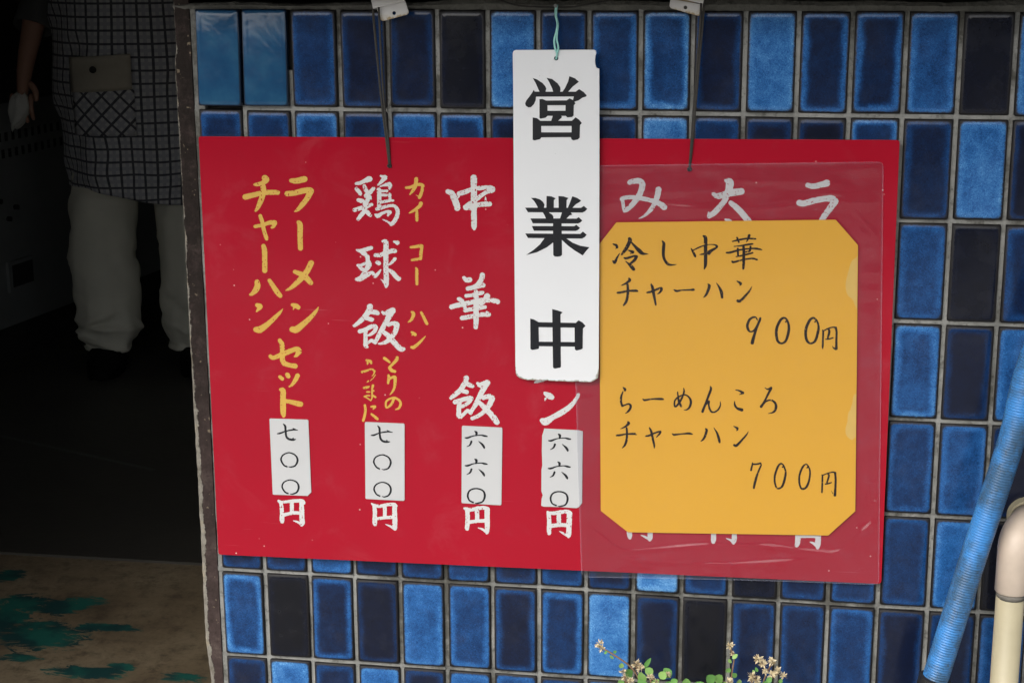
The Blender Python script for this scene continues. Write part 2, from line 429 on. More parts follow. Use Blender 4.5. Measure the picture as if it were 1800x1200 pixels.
# ------------------------------------------------------------------ street side
def sheet(name, x0, x1, y0, y1, z, mat, nx=1, ny=1):
    v = [(x0+(x1-x0)*i/nx, y0+(y1-y0)*j/ny, z) for j in range(ny+1) for i in range(nx+1)]
    f = [(j*(nx+1)+i, j*(nx+1)+i+1, (j+1)*(nx+1)+i+1, (j+1)*(nx+1)+i) for j in range(ny) for i in range(nx)]
    return pydata(name, v, f, M[mat], org=((x0+x1)/2, (y0+y1)/2, z))
tag(sheet('ground', -250, 250, -250, 250, FLOOR-.16, 'asphalt'), kind='structure')
pv = MB().box(-30, 30, -4.2, .009, FLOOR-.20, FLOOR-.008).build('pavement', M['pavement']); tag(pv, kind='structure')
for i, y in enumerate((-5.35, -7.6)):
    tag(sheet('road_marking', -30, 30, y-.08, y+.08, FLOOR-.156, 'road_paint'), kind='structure')
kb = MB().box(-30, 30, -4.36, -4.204, FLOOR-.20, FLOOR+.0).build('kerb', M['road_paint']); tag(kb, kind='structure')
of = MB().box(-22, 22, -11.5, -11.0, FLOOR-.16, FLOOR+2.2).build('boundary_wall', M['render_wall'])
tag(of, 'long low rendered wall across the street', 'wall')

# ------------------------------------------------------------------ shop shell
DX0, DX1 = -1.2, -.021                            # doorway, left and right edge
ROOM = (-3.2, 3.4, .14, 6.4); TOP = FLOOR+2.75
def room_box(name, x0, x1, y0, y1, z0, z1, mat='room_wall'):
    return tag(MB().box(x0, x1, y0, y1, z0, z1).build(name, M[mat]), kind='structure')
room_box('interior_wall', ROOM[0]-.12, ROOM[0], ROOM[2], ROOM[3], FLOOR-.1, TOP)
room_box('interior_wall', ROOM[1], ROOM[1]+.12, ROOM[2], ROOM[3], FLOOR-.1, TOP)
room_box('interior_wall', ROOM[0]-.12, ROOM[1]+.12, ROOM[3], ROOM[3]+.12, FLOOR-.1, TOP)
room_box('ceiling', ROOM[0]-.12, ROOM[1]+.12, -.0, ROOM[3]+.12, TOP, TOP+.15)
fw_ = MB().box(ROOM[0]-.12, DX0, .004, .139, FLOOR-.1, TOP).box(DX0+.002, DX1-.002, .004, .139, FLOOR+2.05, TOP).build('facade_wall', M['render_wall'])
tag(fw_, 'plain rendered shop front above and beside the doorway', 'wall')
up = MB().box(DX1, ROOM[1]+.12, .012, .139, .0605, TOP-.002).build('added_wall', M['dark_wood']); tag(up, 'unseen dark wall added over the blue tiles for shade', 'wall')  # invented wall out of view, part of what shades the tiles
ev = MB(); ev.prism([(-2.6, .002, .80), (-2.6, -.95, .56), (-2.6, -.95, .535), (-2.6, .002, .775)], (6.0, 0, 0)); ev = ev.build('shade_awning', M['shade_awning']); tag(ev, 'sloping canopy added out of view to shade the shop front', 'shade_awning')  # invented canopy out of view, keeps high sky light off the upper wall

# floor slabs: bare concrete by the door, dark floor further in
# where the paint survived (blobs traced on the floor)
blobs = []
for (px, py, rx, ry) in ((20, 1010, 25, 14), (40, 1060, 60, 16), (110, 1065, 50, 16), (60, 1115, 90, 26), (145, 1055, 45, 8), (190, 1102, 60, 8), (30, 1155, 40, 8), (150, 1180, 75, 12), (210, 1172, 30, 7), (325, 1190, 45, 6), (0, 1090, 50, 26)):
    p = atZ(px, py, FLOOR); q = atZ(px+rx, py, FLOOR); s = atZ(px, py-ry, FLOOR); blobs.append((p.x, p.y, max(.02, abs(q.x-p.x)), max(.02, abs(s.y-p.y))))
def paint_val(x, y):
    v = 0
    for bx, by, rx, ry in blobs:
        v = max(v, 1.15-((x-bx)/rx)**2*.55-((y-by)/ry)**2*.55)
    return max(0, v)
# finer grid where the floor shows through the doorway
fv = []; nx, ny = 260, 150
for j in range(ny+1):
    for i in range(nx+1):
        fv.append((-1.35+1.35*i/nx, .60+1.10*j/ny, FLOOR))
ff = [(j*(nx+1)+i, j*(nx+1)+i+1, (j+1)*(nx+1)+i+1, (j+1)*(nx+1)+i) for j in range(ny) for i in range(nx)]
base = len(fv)
fv += [(-3.2, .0095, FLOOR), (-1.35, .0095, FLOOR), (0, .0095, FLOOR), (3.4, .0095, FLOOR), (-3.2, 1.70, FLOOR), (3.4, 1.70, FLOOR), (-1.35, .60, FLOOR), (0, .60, FLOOR), (-1.35, 1.70, FLOOR), (0, 1.70, FLOOR)]
b = base
ff += [(b, b+1, b+8, b+4), (b+1, b+2, b+7, b+6), (b+2, b+3, b+5, b+9)]
fl = pydata('shop_floor', fv, ff, M['floor'], org=(0, 1, FLOOR)); tag(fl, kind='structure')
at = fl.data.attributes.new('paint', 'FLOAT', 'POINT')
at.data.foreach_set('value', [paint_val(v[0], v[1]) for v in fv])
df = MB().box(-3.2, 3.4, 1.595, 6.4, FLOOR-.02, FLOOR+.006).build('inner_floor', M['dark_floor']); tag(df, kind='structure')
p0, p1 = atZ(0, 765, FLOOR+.008), atZ(272, 826, FLOOR+.008); dv = (p1-p0).normalized(); w_ = Vector((-dv.y, dv.x, 0))*.007
tag(MB().quad(p0-dv*.8-w_, p1-w_, p1+w_, p0-dv*.8+w_).build('floor_seam', M['floor_line'], org=p0), kind='structure')

# ------------------------------------------------------------------ the tiled wall
PW, PH, TW, TH = .05, .10, .0456, .0956
ROWS, COLS = 12, 20
wall = empty('tiled_wall', (.48, .06, FLOOR)); tag(wall, 'low wall of blue glazed oblong tiles with grey joints', 'tiled wall')
WX1 = COLS*PW+.003
MB().box(-.0195, WX1, .0085, .138, FLOOR, .0015).build('backing', M['backing'], wall)
def tile_mesh():
    mb = MB(); hw, hh, yf, yb = TW/2, TH/2, -.0042, .0085
    def ring(ix, y, c):
        a, b = hw-ix, hh-ix
        return [(-a+c, y, -b), (a-c, y, -b), (a, y, -b+c), (a, y, b-c), (a-c, y, b), (-a+c, y, b), (-a, y, b-c), (-a, y, -b+c)]
    mb.rings([ring(0, yb, .0012), ring(0, yf+.0016, .0012), ring(.0005, yf+.0005, .0014), ring(.0016, yf, .0018), ring(.006, yf-.0003, .002)])
    n = len(mb.v)-8; mb.f.append(tuple(range(n, n+8)))
    me = bpy.data.meshes.new('tile'); me.from_pydata(mb.v, [], mb.f)
    bm = bmesh.new(); bm.from_mesh(me); bmesh.ops.recalc_face_normals(bm, faces=bm.faces); bm.to_mesh(me); bm.free()
    for p in me.polygons: p.use_smooth = True
    return me
tm = tile_mesh(); tm.materials.append(M['tile']); tt = tm.copy(); tt.materials.clear(); tt.materials.append(M['tile_teal'])
# tone (0 black .. 1 light) of every tile the photograph shows, None where something hides it
TONE = [
 [None, None, .36, .20, .19, .03, .72, .34, .40, .46, .20, .70, .27, .27, .52, .05, .68, .3, .5, .2],
 [.33, .36, .48, .28, .58, .36, .22, .30, .26, .74, .34, .19, .10, .34, .24, .70, .10, .5, .3, .6],
 [None]*14 + [.46, .05, .30, .4, .6, .3],
 [None]*14 + [.50, .16, .60, .3, .2, .5],
 [None]*14 + [.38, .48, .12, .4, .5, .1],
 [.26, .27, .56, .20, .30, .38, .24, .36, .20, .84, .32, .06, .26, .33, .33, .60, .04, .3, .6, .2],
 [.44, .0, .24, .12, .60, .44, .20, .32, .76, .18, .0, .22, .26, .40, .17, .22, .48, .5, .2, .3],
 [.22, .70, .24, .64, .18, .56, .46, .26, .55, .3, .2, .24, .3, .5, .2, .4, .3, .6, .1, .5]]
RIM = {(0,9):.38,(0,12):.42,(0,13):.42,(0,8):.32,(0,14):.25,(1,2):.34,(1,5):.38,(1,13):.46,(6,0):.34,(6,2):.34,(6,5):.22,(5,9):.1,(0,10):.28,(0,3):.22,(0,4):.2,(6,3):.2,(6,6):.3,(6,7):.34,(3,14):.28,(4,14):.2}
rnd = random.Random(11); first = {}
for r in range(ROWS):
    for c in range(COLS):
        tv = TONE[r][c] if r < len(TONE) else None
        teal = r == 0 and c < 2
        if tv is None: tv = rnd.choice([.1, .2, .25, .3, .35, .45, .5, .6, .7])
        o = bpy.data.objects.new('tile', tt if teal else tm)
        o.parent = wall; off = Vector((c*PW+PW/2+rnd.gauss(0, .0003), rnd.gauss(0, .00035), -r*PH-PH/2+rnd.gauss(0, .0003)))
        if teal: off += Vector((.0010 if c == 0 else -.0005, -.0006, .0))
        o.location = off-wall.location
        o.rotation_euler = (R(rnd.gauss(0, .45)), R(rnd.gauss(0, .18)), R(rnd.gauss(0, .5)))
        if teal: o.rotation_euler = (R(-3.0 if c == 1 else -2.0), 0, R(2.5 if c == 1 else -1))
        if teal: o.location.y += -.0025 if c == 1 else -.002
        o['tone'] = float(tv); o['rim'] = float(RIM.get((r, c), (.25-.20*tv) if tv > .08 else .03)+rnd.uniform(-.03, .03)); o['seed'] = rnd.uniform(0, 60)
        COL.objects.link(o)
# joints: strips butted between the tiles; a few have fallen out round the two replaced tiles
gh = MB(); JW = (PW-TW)/2
def strip(x0, x1, z0, z1, yf):
    n = max(1, int(max(x1-x0, z1-z0)/.016)); horiz = (x1-x0) > (z1-z0)
    pts = []
    for k in range(n+1):
        t = k/n
        a = (x0+(x1-x0)*t, z0) if horiz else (x0, z0+(z1-z0)*t)
        b2 = (x0+(x1-x0)*t, z1) if horiz else (x1, z0+(z1-z0)*t)
        y = yf+rnd.gauss(0, .00035); pts.append(((a[0], .0086, a[1]), (a[0], y, a[1]), (b2[0], y+rnd.gauss(0, .0002), b2[1]), (b2[0], .0086, b2[1])))
    gh.rings(pts, cap=True)
for r in range(ROWS+1):
    z = -r*PH
    if r == 0: continue
    for c in range(COLS):
        x0 = c*PW-JW if c else -.003
        if r == 1 and c == 0:
            strip(-.003, .008, z-JW, z+JW, -.0008); continue
        strip(x0 if c else -.003, (c+1)*PW-JW, z-JW, z+JW, -.0006+rnd.gauss(0, .0003))
for c in range(0, COLS+1):
    for r in range(ROWS):
        if r == 0 and c == 1: continue
        zt, zb = -r*PH-JW*(1 if r else -.2), -(r+1)*PH+JW
        if r == 0 and c == 2: zt = -.062
        x0, x1 = (c*PW-JW, c*PW+JW) if c else (-.003, JW)
        strip(x0, x1, zb, zt, -.0006+rnd.gauss(0, .0003) if not (r == 0 and c == 3) else .001)
gh.build('grout', M['grout'], wall)
# uneven mortar bed on top of the tiles
rg = []; nb = 160
for k in range(nb+1):
    x = -.02+(WX1+.02)*k/nb; h = .0022+.0052*min(1, max(0, (x-.05)/.25))+.0016*math.sin(x*37)*math.sin(x*13+1)+rnd.uniform(-.0006, .0006)
    if x < .08: h += .001
    y = -.0035+rnd.gauss(0, .0005)
    rg.append(((x, .010, -.0024), (x, y+.002, -.0022+rnd.uniform(-.0004, .0006)), (x, y, h*.45), (x, y+.0025, h), (x, .011, h+.0005)))
MB().rings(rg, cap=True).build('mortar_bed', M['mortar'], wall, smooth=False)
# thin twisted seam of old sealant lying on the mortar
pts = spline([atY(*p, -.0075) for p in ((860, -6), (905, 9), (945, 12.5), (980, 13.2), (1010, 12), (1060, 3), (1100, -5))], 6)
MB().tube(pts, .0008, 6).build('sealant_bead', M['backing'], wall)
sill = MB().box(-.02, WX1, -.082, .011, .0170, .060).build('shade_sill', M['dark_wood']); tag(sill, 'dark wooden sill beam added to shade the top rows of tiles', 'added sill')  # invented sill beam, made deep to shade the upper wall

# ------------------------------------------------------------------ brown post at the end of the wall
nz = 240; zt, zb = .30, FLOOR
pvx = []; pe = []; pf = []
rp = random.Random(5)
nxp = 14
for k in range(nz+1):
    z = zt+(zb-zt)*k/nz
    wob = .0008*(vnoise(np.array([z*9]), np.array([.5]), 3)[0]-.5)*2 + .0006*(vnoise(np.array([z*230]), np.array([.5]), 4)[0]-.5)*2
    xl = -.0213+wob*(1 if z < .0 else .5)+(.002 if z > -.05 else 0); xr = -.0034
    xl += .0035*max(0, 1-abs(z+.735)/.05)
    for i in range(nxp+1):
        t = (i/nxp)**1.5; x = xl+(xr-xl)*t
        yy = -.0022+.0014*(1-min(1, i/3))+.0006*(vnoise(np.array([x*300]), np.array([z*120]), 8)[0]-.5)
        pvx.append((x, yy, z)); pe.append(x-xl)
    pvx.append((xr, .0083, z)); pe.append(.02)
    pvx.append((xl+.0005, .14, z)); pe.append(.0)
m_ = nxp+3
for k in range(nz):
    for i in range(m_):
        a = k*m_+i; b2 = k*m_+(i+1) % m_; pf.append((a, b2, b2+m_, a+m_))
post = pydata('door_post', pvx, pf, M['post'], org=(-.012, .06, -.2)); at = post.data.attributes.new('edge', 'FLOAT', 'POINT'); at.data.foreach_set('value', pe)
tag(post, 'brown painted door post with its left edge worn to bare cement', 'door post')

# ------------------------------------------------------------------ hand lettering: strokes and outlines, united into one flat sheet
def rasterize(strokes, polys, holes, h, wob, speck, seed):
    """strokes [(x,y,width)..] and outlines in photo pixels -> flat cells (marching squares) of their union"""
    segs = []
    for st in strokes:
        sp = spline(st, 7) if len(st) > 2 else [np.array(p, float) for p in st]
        for a, b in zip(sp[:-1], sp[1:]): segs.append((a, b))
    allp = [p for s_ in segs for p in s_] + [np.array((*p, 0.)) for po in polys for p in po]
    x0 = min(p[0]-p[2]/2 for p in allp)-2; x1 = max(p[0]+p[2]/2 for p in allp)+2
    y0 = min(p[1]-p[2]/2 for p in allp)-2; y1 = max(p[1]+p[2]/2 for p in allp)+2
    nx, ny = int((x1-x0)/h)+2, int((y1-y0)/h)+2
    gx = x0+h*np.arange(nx); gy = y0+h*np.arange(ny); X, Y = np.meshgrid(gx, gy)
    D = np.full(X.shape, 1e3)
    for a, b in segs:
        m = max(a[2], b[2])/2+2
        i0, i1 = np.searchsorted(gx, [min(a[0], b[0])-m, max(a[0], b[0])+m]); j0, j1 = np.searchsorted(gy, [min(a[1], b[1])-m, max(a[1], b[1])+m])
        if i1 <= i0 or j1 <= j0: continue
        xx, yy = X[j0:j1, i0:i1], Y[j0:j1, i0:i1]
        dx, dy = b[0]-a[0], b[1]-a[1]; L = dx*dx+dy*dy+1e-9
        t = np.clip(((xx-a[0])*dx+(yy-a[1])*dy)/L, 0, 1)
        d = np.hypot(xx-a[0]-t*dx, yy-a[1]-t*dy)-(a[2]+(b[2]-a[2])*t)/2
        D[j0:j1, i0:i1] = np.minimum(D[j0:j1, i0:i1], d)
    def poly_sd(po):
        d = np.full(X.shape, 1e3); ins = np.zeros(X.shape, bool); k = len(po)
        for i in range(k):
            ax, ay = po[i]; bx, by = po[(i+1) % k]; dx, dy = bx-ax, by-ay
            t = np.clip(((X-ax)*dx+(Y-ay)*dy)/(dx*dx+dy*dy+1e-9), 0, 1)
            d = np.minimum(d, np.hypot(X-ax-t*dx, Y-ay-t*dy))
            if abs(dy) > 1e-9:
                c = ((ay > Y) != (by > Y)) & (X < dx*(Y-ay)/dy+ax); ins ^= c
        return np.where(ins, -d, d)
    for po in polys: D = np.minimum(D, poly_sd(po))
    for po in holes: D = np.maximum(D, -poly_sd(po))
    if wob: D = D+wob*(vnoise(X*.55, Y*.55, seed)-.5)*2+wob*.6*(vnoise(X*1.6, Y*1.6, seed+1)-.5)*2
    if speck:
        n = vnoise(X*.42+31, Y*.42, seed+2)*.6+vnoise(X*.95, Y*.95, seed+3)*.4
        D = np.maximum(D, (n-speck)*9)
    D = np.where(np.abs(D) < 1e-6, 1e-6, D)
    V = []; F = []; cache = {}
    def vert(key, p):
        if key not in cache: cache[key] = len(V); V.append(p)
        return cache[key]
    ins = D < 0
    full = ins[:-1, :-1] & ins[1:, :-1] & ins[:-1, 1:] & ins[1:, 1:]
    anyi = ins[:-1, :-1] | ins[1:, :-1] | ins[:-1, 1:] | ins[1:, 1:]
    for j in range(ny-1):
        row = full[j]
        if not row.any(): continue
        e = np.flatnonzero(np.diff(np.concatenate(([0], row.view(np.int8), [0]))))
        for a, b in zip(e[::2], e[1::2]):
            F.append((vert((a, j), (gx[a], gy[j])), vert((b, j), (gx[b], gy[j])), vert((b, j+1), (gx[b], gy[j+1])), vert((a, j+1), (gx[a], gy[j+1]))))
    for j, i in zip(*np.nonzero(anyi & ~full)):
        c = ((i, j), (i+1, j), (i+1, j+1), (i, j+1)); f = []
        for k in range(4):
            a, b = c[k], c[(k+1) % 4]; da, db = D[a[1], a[0]], D[b[1], b[0]]
            if da < 0: f.append(vert(a, (gx[a[0]], gy[a[1]])))
            if (da < 0) != (db < 0):
                t = da/(da-db); key = (min(a, b), max(a, b))
                f.append(vert(key, (gx[a[0]]+(gx[b[0]]-gx[a[0]])*t, gy[a[1]]+(gy[b[1]]-gy[a[1]])*t)))
        if len(f) > 2: F.append(tuple(f))
    return V, F
_gs = [0]
def parse(s): return [[tuple(float(v) for v in p.split(',')) for p in st.split()] for st in s.split(';') if st.strip()]
def lettering(parent, mat, y, groups, label=None, wob=.25, speck=0, h=.45, grow=1.0, chars=None):
    """one object per character; groups: (x0, y0, scale, strokes[, outlines, holes]) read in an enlarged crop whose corner is x0, y0"""
    for k, g in enumerate(groups):
        x0, y0, s = g[:3]
        st = [[(x0+p[0]/s, y0+p[1]/s, p[2]/s*grow) for p in q] for q in parse(g[3])]
        po = [[(x0+p[0]/s, y0+p[1]/s) for p in q] for q in parse(g[4])] if len(g) > 4 else []
        ho = [[(x0+p[0]/s, y0+p[1]/s) for p in q] for q in parse(g[5])] if len(g) > 5 else []
        _gs[0] += 7
        v, f = rasterize(st, po, ho, h, wob, speck, _gs[0])
        o = pydata('character', [atY(a, b, y) for a, b in v], [tuple(reversed(q)) for q in f], M[mat], parent)
        if label: o['label'] = label % chars[k] if '%s' in label else label

def outline(px, y): return [atY(a, b, y) for a, b in px]
def rounded(px, r, n=4):
    out = []; k = len(px)
    for i in range(k):
        p = Vector(px[i]); a = (Vector(px[i-1])-p); b = (Vector(px[(i+1) % k])-p)
        ri = r[i] if isinstance(r, (list, tuple)) else r
        if ri <= 0: out.append(tuple(p)); continue
        q0 = p+a.normalized()*ri; q1 = p+b.normalized()*ri
        for j in range(n+1):
            t = j/n; out.append(tuple((1-t)**2*q0+2*t*(1-t)*p+t*t*q1))
    return out
def slab(name, px, yf, yb, mat, parent=None, holes=()):
    """flat panel: outline in photo pixels on the plane yf, real thickness back to yb, with through holes"""
    loops = [outline(px, yf)]+[outline(hh, yf) for hh in holes]
    flat = [p for l in loops for p in l]; n = len(flat)
    tri = mgeo.tessellate_polygon([[Vector((p.x, p.z, 0)) for p in l] for l in loops])
    v = flat+[p+Vector((0, yb-yf, 0)) for p in flat]
    f = [tuple(t) for t in tri]+[tuple(n+i for i in reversed(t)) for t in tri]
    k = 0
    for l in loops:
        m = len(l)
        f += [(k+i, k+(i+1) % m, n+k+(i+1) % m, n+k+i) for i in range(m)]; k += m
    mb = MB(); mb.v = v; mb.f = f
    return mb.build(name, M[mat], parent)
def circ(cx, cy, r, n=14): return [(cx+r*math.cos(2*math.pi*i/n), cy+r*math.sin(2*math.pi*i/n)) for i in range(n)]

# ------------------------------------------------------------------ red menu board
YB = -.0125
board = empty('menu_board', atY(965, 610, YB))
tag(board, 'wide red acrylic menu board with brush lettering hung on two cords', 'menu board')
slab('panel', rounded([(349, 240), (1581.5, 246.5), (1549, 1025.5), (384, 974)], [4, 5, 6, 5]), YB, YB+.0032, 'red', board, [circ(684.8, 292.5, 3.6), circ(1212.3, 298, 3.6)])
YL = YB-.00025
S7 = dict(wob=.28, speck=.78)
lettering(board, 'paint_yellow', YL, [
 (420,300,8,"365,105,85 385,130,80 330,175,65 255,195,50 218,195,30;90,370,80 200,345,72 320,315,70 440,305,70 545,308,65;335,205,70 345,260,75 335,340,75 305,430,75 265,520,55 235,565,30"),
 (420,300,8,"300,640,55 330,730,55 355,850,55 390,955,55;230,785,50 330,765,48 440,730,60 500,735,75;500,735,75 485,785,45 462,800,32"),
 (420,300,8,"345,1060,60 360,1120,72 363,1260,74 363,1405,72"),
 (420,440,8,"255,445,70 260,500,85 235,560,80 185,610,50 155,622,30;430,425,55 480,500,65 540,590,72 582,638,60"),
 (420,440,8,"255,770,55 300,790,68 270,830,42 246,860,18;240,1112,75 300,1110,95 400,1040,75 500,950,60 580,870,40 615,825,12")],
 'yellow brush character %s', chars='チャーハン', **S7)
lettering(board, 'paint_yellow', YL, [
 (420,300,8,"735,140,60 800,145,80 900,125,85 925,120,80;680,325,75 780,315,75 900,285,80 990,275,80 1010,290,90;1010,290,90 960,390,75 890,480,70 830,545,50 785,575,20"),
 (420,300,8,"835,725,50 860,760,74 860,900,74 865,1090,70"),
 (420,440,8,"1015,180,80 960,290,80 890,380,80 800,470,70 720,535,45 660,562,15;785,300,55 880,340,75 960,400,80 1010,455,65"),
 (420,440,8,"750,765,45 800,780,68 835,800,60;775,800,30 765,830,12;750,1110,80 810,1110,95 900,1040,80 1000,950,65 1080,860,45 1118,800,15")],
 'yellow brush character %s', chars='ラーメン', **S7)
lettering(board, 'paint_yellow', YL, [
 (420,590,8,"575,65,55 605,120,65 612,230,70 612,340,70 640,390,70;640,390,70 720,415,65 790,425,70;440,285,50 480,310,55 600,265,70 720,215,70 815,185,65 845,220,85;845,220,85 810,275,45 785,290,25"),
 (420,590,8,"575,575,45 610,605,50;680,545,60 695,570,60;825,560,65 795,620,60 745,690,40 705,715,20"),
 (420,590,8,"585,755,45 620,775,75 620,900,78 622,1060,80 630,1125,50;660,915,55 760,935,65 840,955,75 870,960,70")],
 'yellow brush character %s', chars='セット', **S7)
W7 = dict(wob=.38, speck=.755)
lettering(board, 'paint_white', YL, [
 (610,300,12,"190,270,60 260,265,75 360,225,90 460,180,120 490,180,90;200,390,80 250,440,90 280,490,80;365,325,70 395,400,90 410,430,85;560,375,70 490,450,90 400,530,90 ;400,530,90 470,560,90 500,590,45;245,620,85 330,650,95 370,690,85;440,600,90 400,690,95;160,830,85 260,800,85 400,760,90 520,715,65;390,740,95 360,860,90 280,960,85 235,1020,70;400,850,85 450,900,90 490,940,75;"
  "715,115,45 790,150,105;800,150,105 730,230,75 650,310,30;700,335,25 790,305,55 880,290,95 905,310,95;910,310,85 900,370,65;670,400,85 680,500,90 680,620,90 680,760,90;670,395,60 740,430,55 840,430,55;720,515,55 830,515,60;900,500,65 905,590,60;750,660,60 860,640,60 970,630,45;630,810,70 700,790,80 850,750,60 980,740,65 1040,780,75;1040,780,75 1070,870,85 1040,1000,85 970,1100,85 930,1140,60;930,1130,60 840,1070,40 750,1030,18;600,930,45 650,955,90 740,900,65 850,865,65 900,880,85;900,880,85 860,950,40"),
 (610,415,12,"200,290,40 270,310,70 400,280,90 510,250,75;320,340,90 420,420,95 440,520,90 460,600,120 410,700,90;215,610,40 300,610,60 400,570,60;230,620,50 310,690,75 390,740,80;350,750,40 280,850,40;200,910,70 270,900,110 400,830,100 520,770,65 560,800,60 590,850,65 650,790,65 710,710,28;760,110,60 820,130,105 820,300,110 820,500,105 820,700,105 830,900,110 830,1000,105 825,1075,50;800,1000,55 740,930,28 705,910,12;600,400,80 690,400,85 820,350,95 960,310,95 1010,315,85;990,115,40 1060,140,98;620,550,65 670,570,95;1010,480,70 940,560,60 885,600,35;880,710,60 960,770,90 1040,860,95 1090,900,98"),
 (610,525,10.909,"440,150,110 420,230,110 330,350,95 230,450,85 150,510,60 125,515,40;460,250,90 550,260,90 590,280,75;370,370,80 440,390,85 480,400,80;245,625,80 330,600,80 450,540,80 520,520,75 555,550,85;555,550,85 530,620,70 440,690,55 410,700,35;355,620,75 355,750,78 355,880,85 380,920,70;400,850,45 470,800,65 530,830,75 550,835,60;"
  "680,260,55 730,280,80 860,230,115 880,230,110;850,250,120 790,370,110 720,500,100 650,620,90 590,740,80 545,840,65;800,500,70 880,470,80 950,490,105;955,500,105 930,620,95 860,730,95 760,820,80 650,860,48 605,860,28;700,640,75 790,710,95 900,830,105 990,930,105 1050,970,90 1090,960,60")],
 'white brush character %s', chars='鶏球飯', **W7)
lettering(board, 'paint_yellow', YL, [
 (690,300,12,"500,180,85 495,250,80 480,330,80 430,420,65 365,505,25;290,360,55 380,350,60 500,300,65 600,295,65 640,320,70;640,320,70 620,430,65 590,520,70 565,570,60;540,540,26 495,515,10"),
 (690,300,12,"600,690,80 570,750,75 480,820,60 400,870,45 350,895,18;510,850,60 512,950,65 515,1045,60"),
 (690,420,12,"385,175,50 480,165,65 590,145,70 620,150,65;615,160,70 600,300,68 595,415,60;595,415,55 500,430,55 410,445,50"),
 (690,420,12,"495,615,40 512,660,62 512,800,65 515,950,58"),
 (690,530,12,"405,220,45 440,250,75 430,320,70 390,390,55 330,435,20;605,230,55 650,310,60 690,400,65 725,465,60"),
 (690,530,12,"405,645,45 450,675,70 480,695,65;415,700,35 410,715,15;400,960,55 450,960,70 540,890,60 620,810,45 695,730,20")],
 'small yellow brush character %s', chars='カイコーハン', wob=.2, speck=.80)
lettering(board, 'paint_yellow', YL, [
 (620,620,10,"555,95,50 600,125,50 650,165,35;780,85,55 770,120,60 720,180,50 660,240,45 650,270,55 690,310,60 740,325,50"),
 (620,620,10,"630,395,40 635,440,50 622,530,40;650,450,45 700,430,45 740,430,60 745,510,55 735,600,45 700,680,35 655,735,12"),
 (620,620,10,"720,810,45 680,900,45 600,960,35 580,900,35 600,840,35 680,795,38 760,795,40 830,850,42 840,910,45 810,970,40 750,995,12")],
 'small yellow brush character %s', chars='とりの', wob=.2, speck=.80, h=.4)
lettering(board, 'paint_yellow', YL, [
 (620,620,10,"245,130,40 310,150,52 325,180,38;265,160,40 258,200,22;165,335,45 240,315,40 330,285,30 385,320,35;385,320,35 370,370,20 340,410,12;400,385,12 360,440,18 310,490,12;275,495,25 250,515,12"),
 (620,620,10,"195,615,35 250,605,45 290,590,25;355,575,45 340,650,30 340,740,28 340,790,25 315,835,22;250,685,30 300,685,25;345,665,40 370,665,30;315,835,22 250,790,22 205,765,25;205,765,30 260,750,25 300,750,20;350,750,30 400,775,35"),
 (620,620,10,"212,920,40 222,980,45 215,1080,45 190,1170,45 182,1190,40;325,945,30 390,945,45 360,990,18;330,1075,35 390,1125,50 435,1160,45")],
 'small yellow brush character %s', chars='うまに', wob=.2, speck=.80, h=.4)
lettering(board, 'paint_white', YL, [
 (775,300,10.909,"630,140,125 630,300,115 635,500,118 633,750,112 635,950,108 635,1060,105 640,1120,50;130,400,90 210,440,110 270,570,125 310,680,120 315,720,110;350,440,90 460,410,95 620,350,75 760,335,85 920,320,80 980,360,125;980,370,120 880,410,80 760,490,75 650,580,90 540,660,110 470,700,90;480,710,100 600,690,100 760,650,90 900,640,95 930,640,95;855,510,25 860,600,45;330,500,60 350,460,60"),
 (780,475,10.909,"385,140,60 440,190,90 500,180,95;740,95,100 720,180,95 650,270,85 560,330,80;460,350,80 560,330,90 680,300,85 755,285,90;425,490,65 520,480,70 640,450,75 740,430,75;620,410,80 620,550,105 620,750,100 620,950,100 615,1090,85;150,700,95 300,660,95 500,620,90 700,580,100 900,570,90 1030,600,100;290,550,75 350,590,85 400,700,70 410,770,70;840,490,100 830,500,110 780,580,90 700,660,80;410,770,75 560,740,80 720,715,80 790,705,70;350,915,85 500,890,85 700,850,85 860,850,85;825,800,40 870,840,70"),
 (780,650,10.909,"430,160,110 410,240,100 320,380,95 220,470,90 140,535,70;430,260,80 500,290,90 550,310,75;370,400,80 440,425,85;215,615,85 330,580,85 480,540,90 525,545,85;525,560,80 470,630,75 370,690,65 340,710,45;300,620,85 290,760,90 290,870,95 320,900,80;320,900,80 390,840,65 460,780,70 520,830,60;650,255,55 700,290,90 820,250,115 840,245,105;810,280,115 740,400,105 670,540,95 600,680,85 530,790,70;760,530,90 870,505,95 925,540,115;925,550,110 880,660,100 780,790,80 660,880,75 550,925,70;690,630,80 780,720,100 880,820,105 970,930,110 1020,1000,105")],
 'white brush character %s', chars='中華飯', **W7)
lettering(board, 'paint_white', YL, [
 (930,660,10.909,"310,340,70 380,380,115 435,415,95;318,440,45 302,475,16;255,860,100 320,880,145 450,800,105 600,720,110 750,620,100 850,520,80 920,420,65 945,365,65"),
 (930,660,10.909,"110,130,30 170,110,60 260,80,70 330,60,60")], 'white brush character %s', chars='ンー', **W7)
lettering(board, 'paint_white', YL, [(1075,300,10.909,"350,225,95 450,200,105 540,200,110 590,270,115 560,400,110 500,520,110 400,650,100 300,740,90 250,770,75;250,770,70 225,680,65 215,590,65 195,540,65;195,545,80 260,520,80 400,510,80 550,530,85 700,560,85 850,600,90 960,660,110 1010,700,115;900,365,115 880,480,110 840,600,95 760,740,80 650,850,50 590,890,35 520,920,10")], 'white brush letter み at the top of a covered column', **W7)
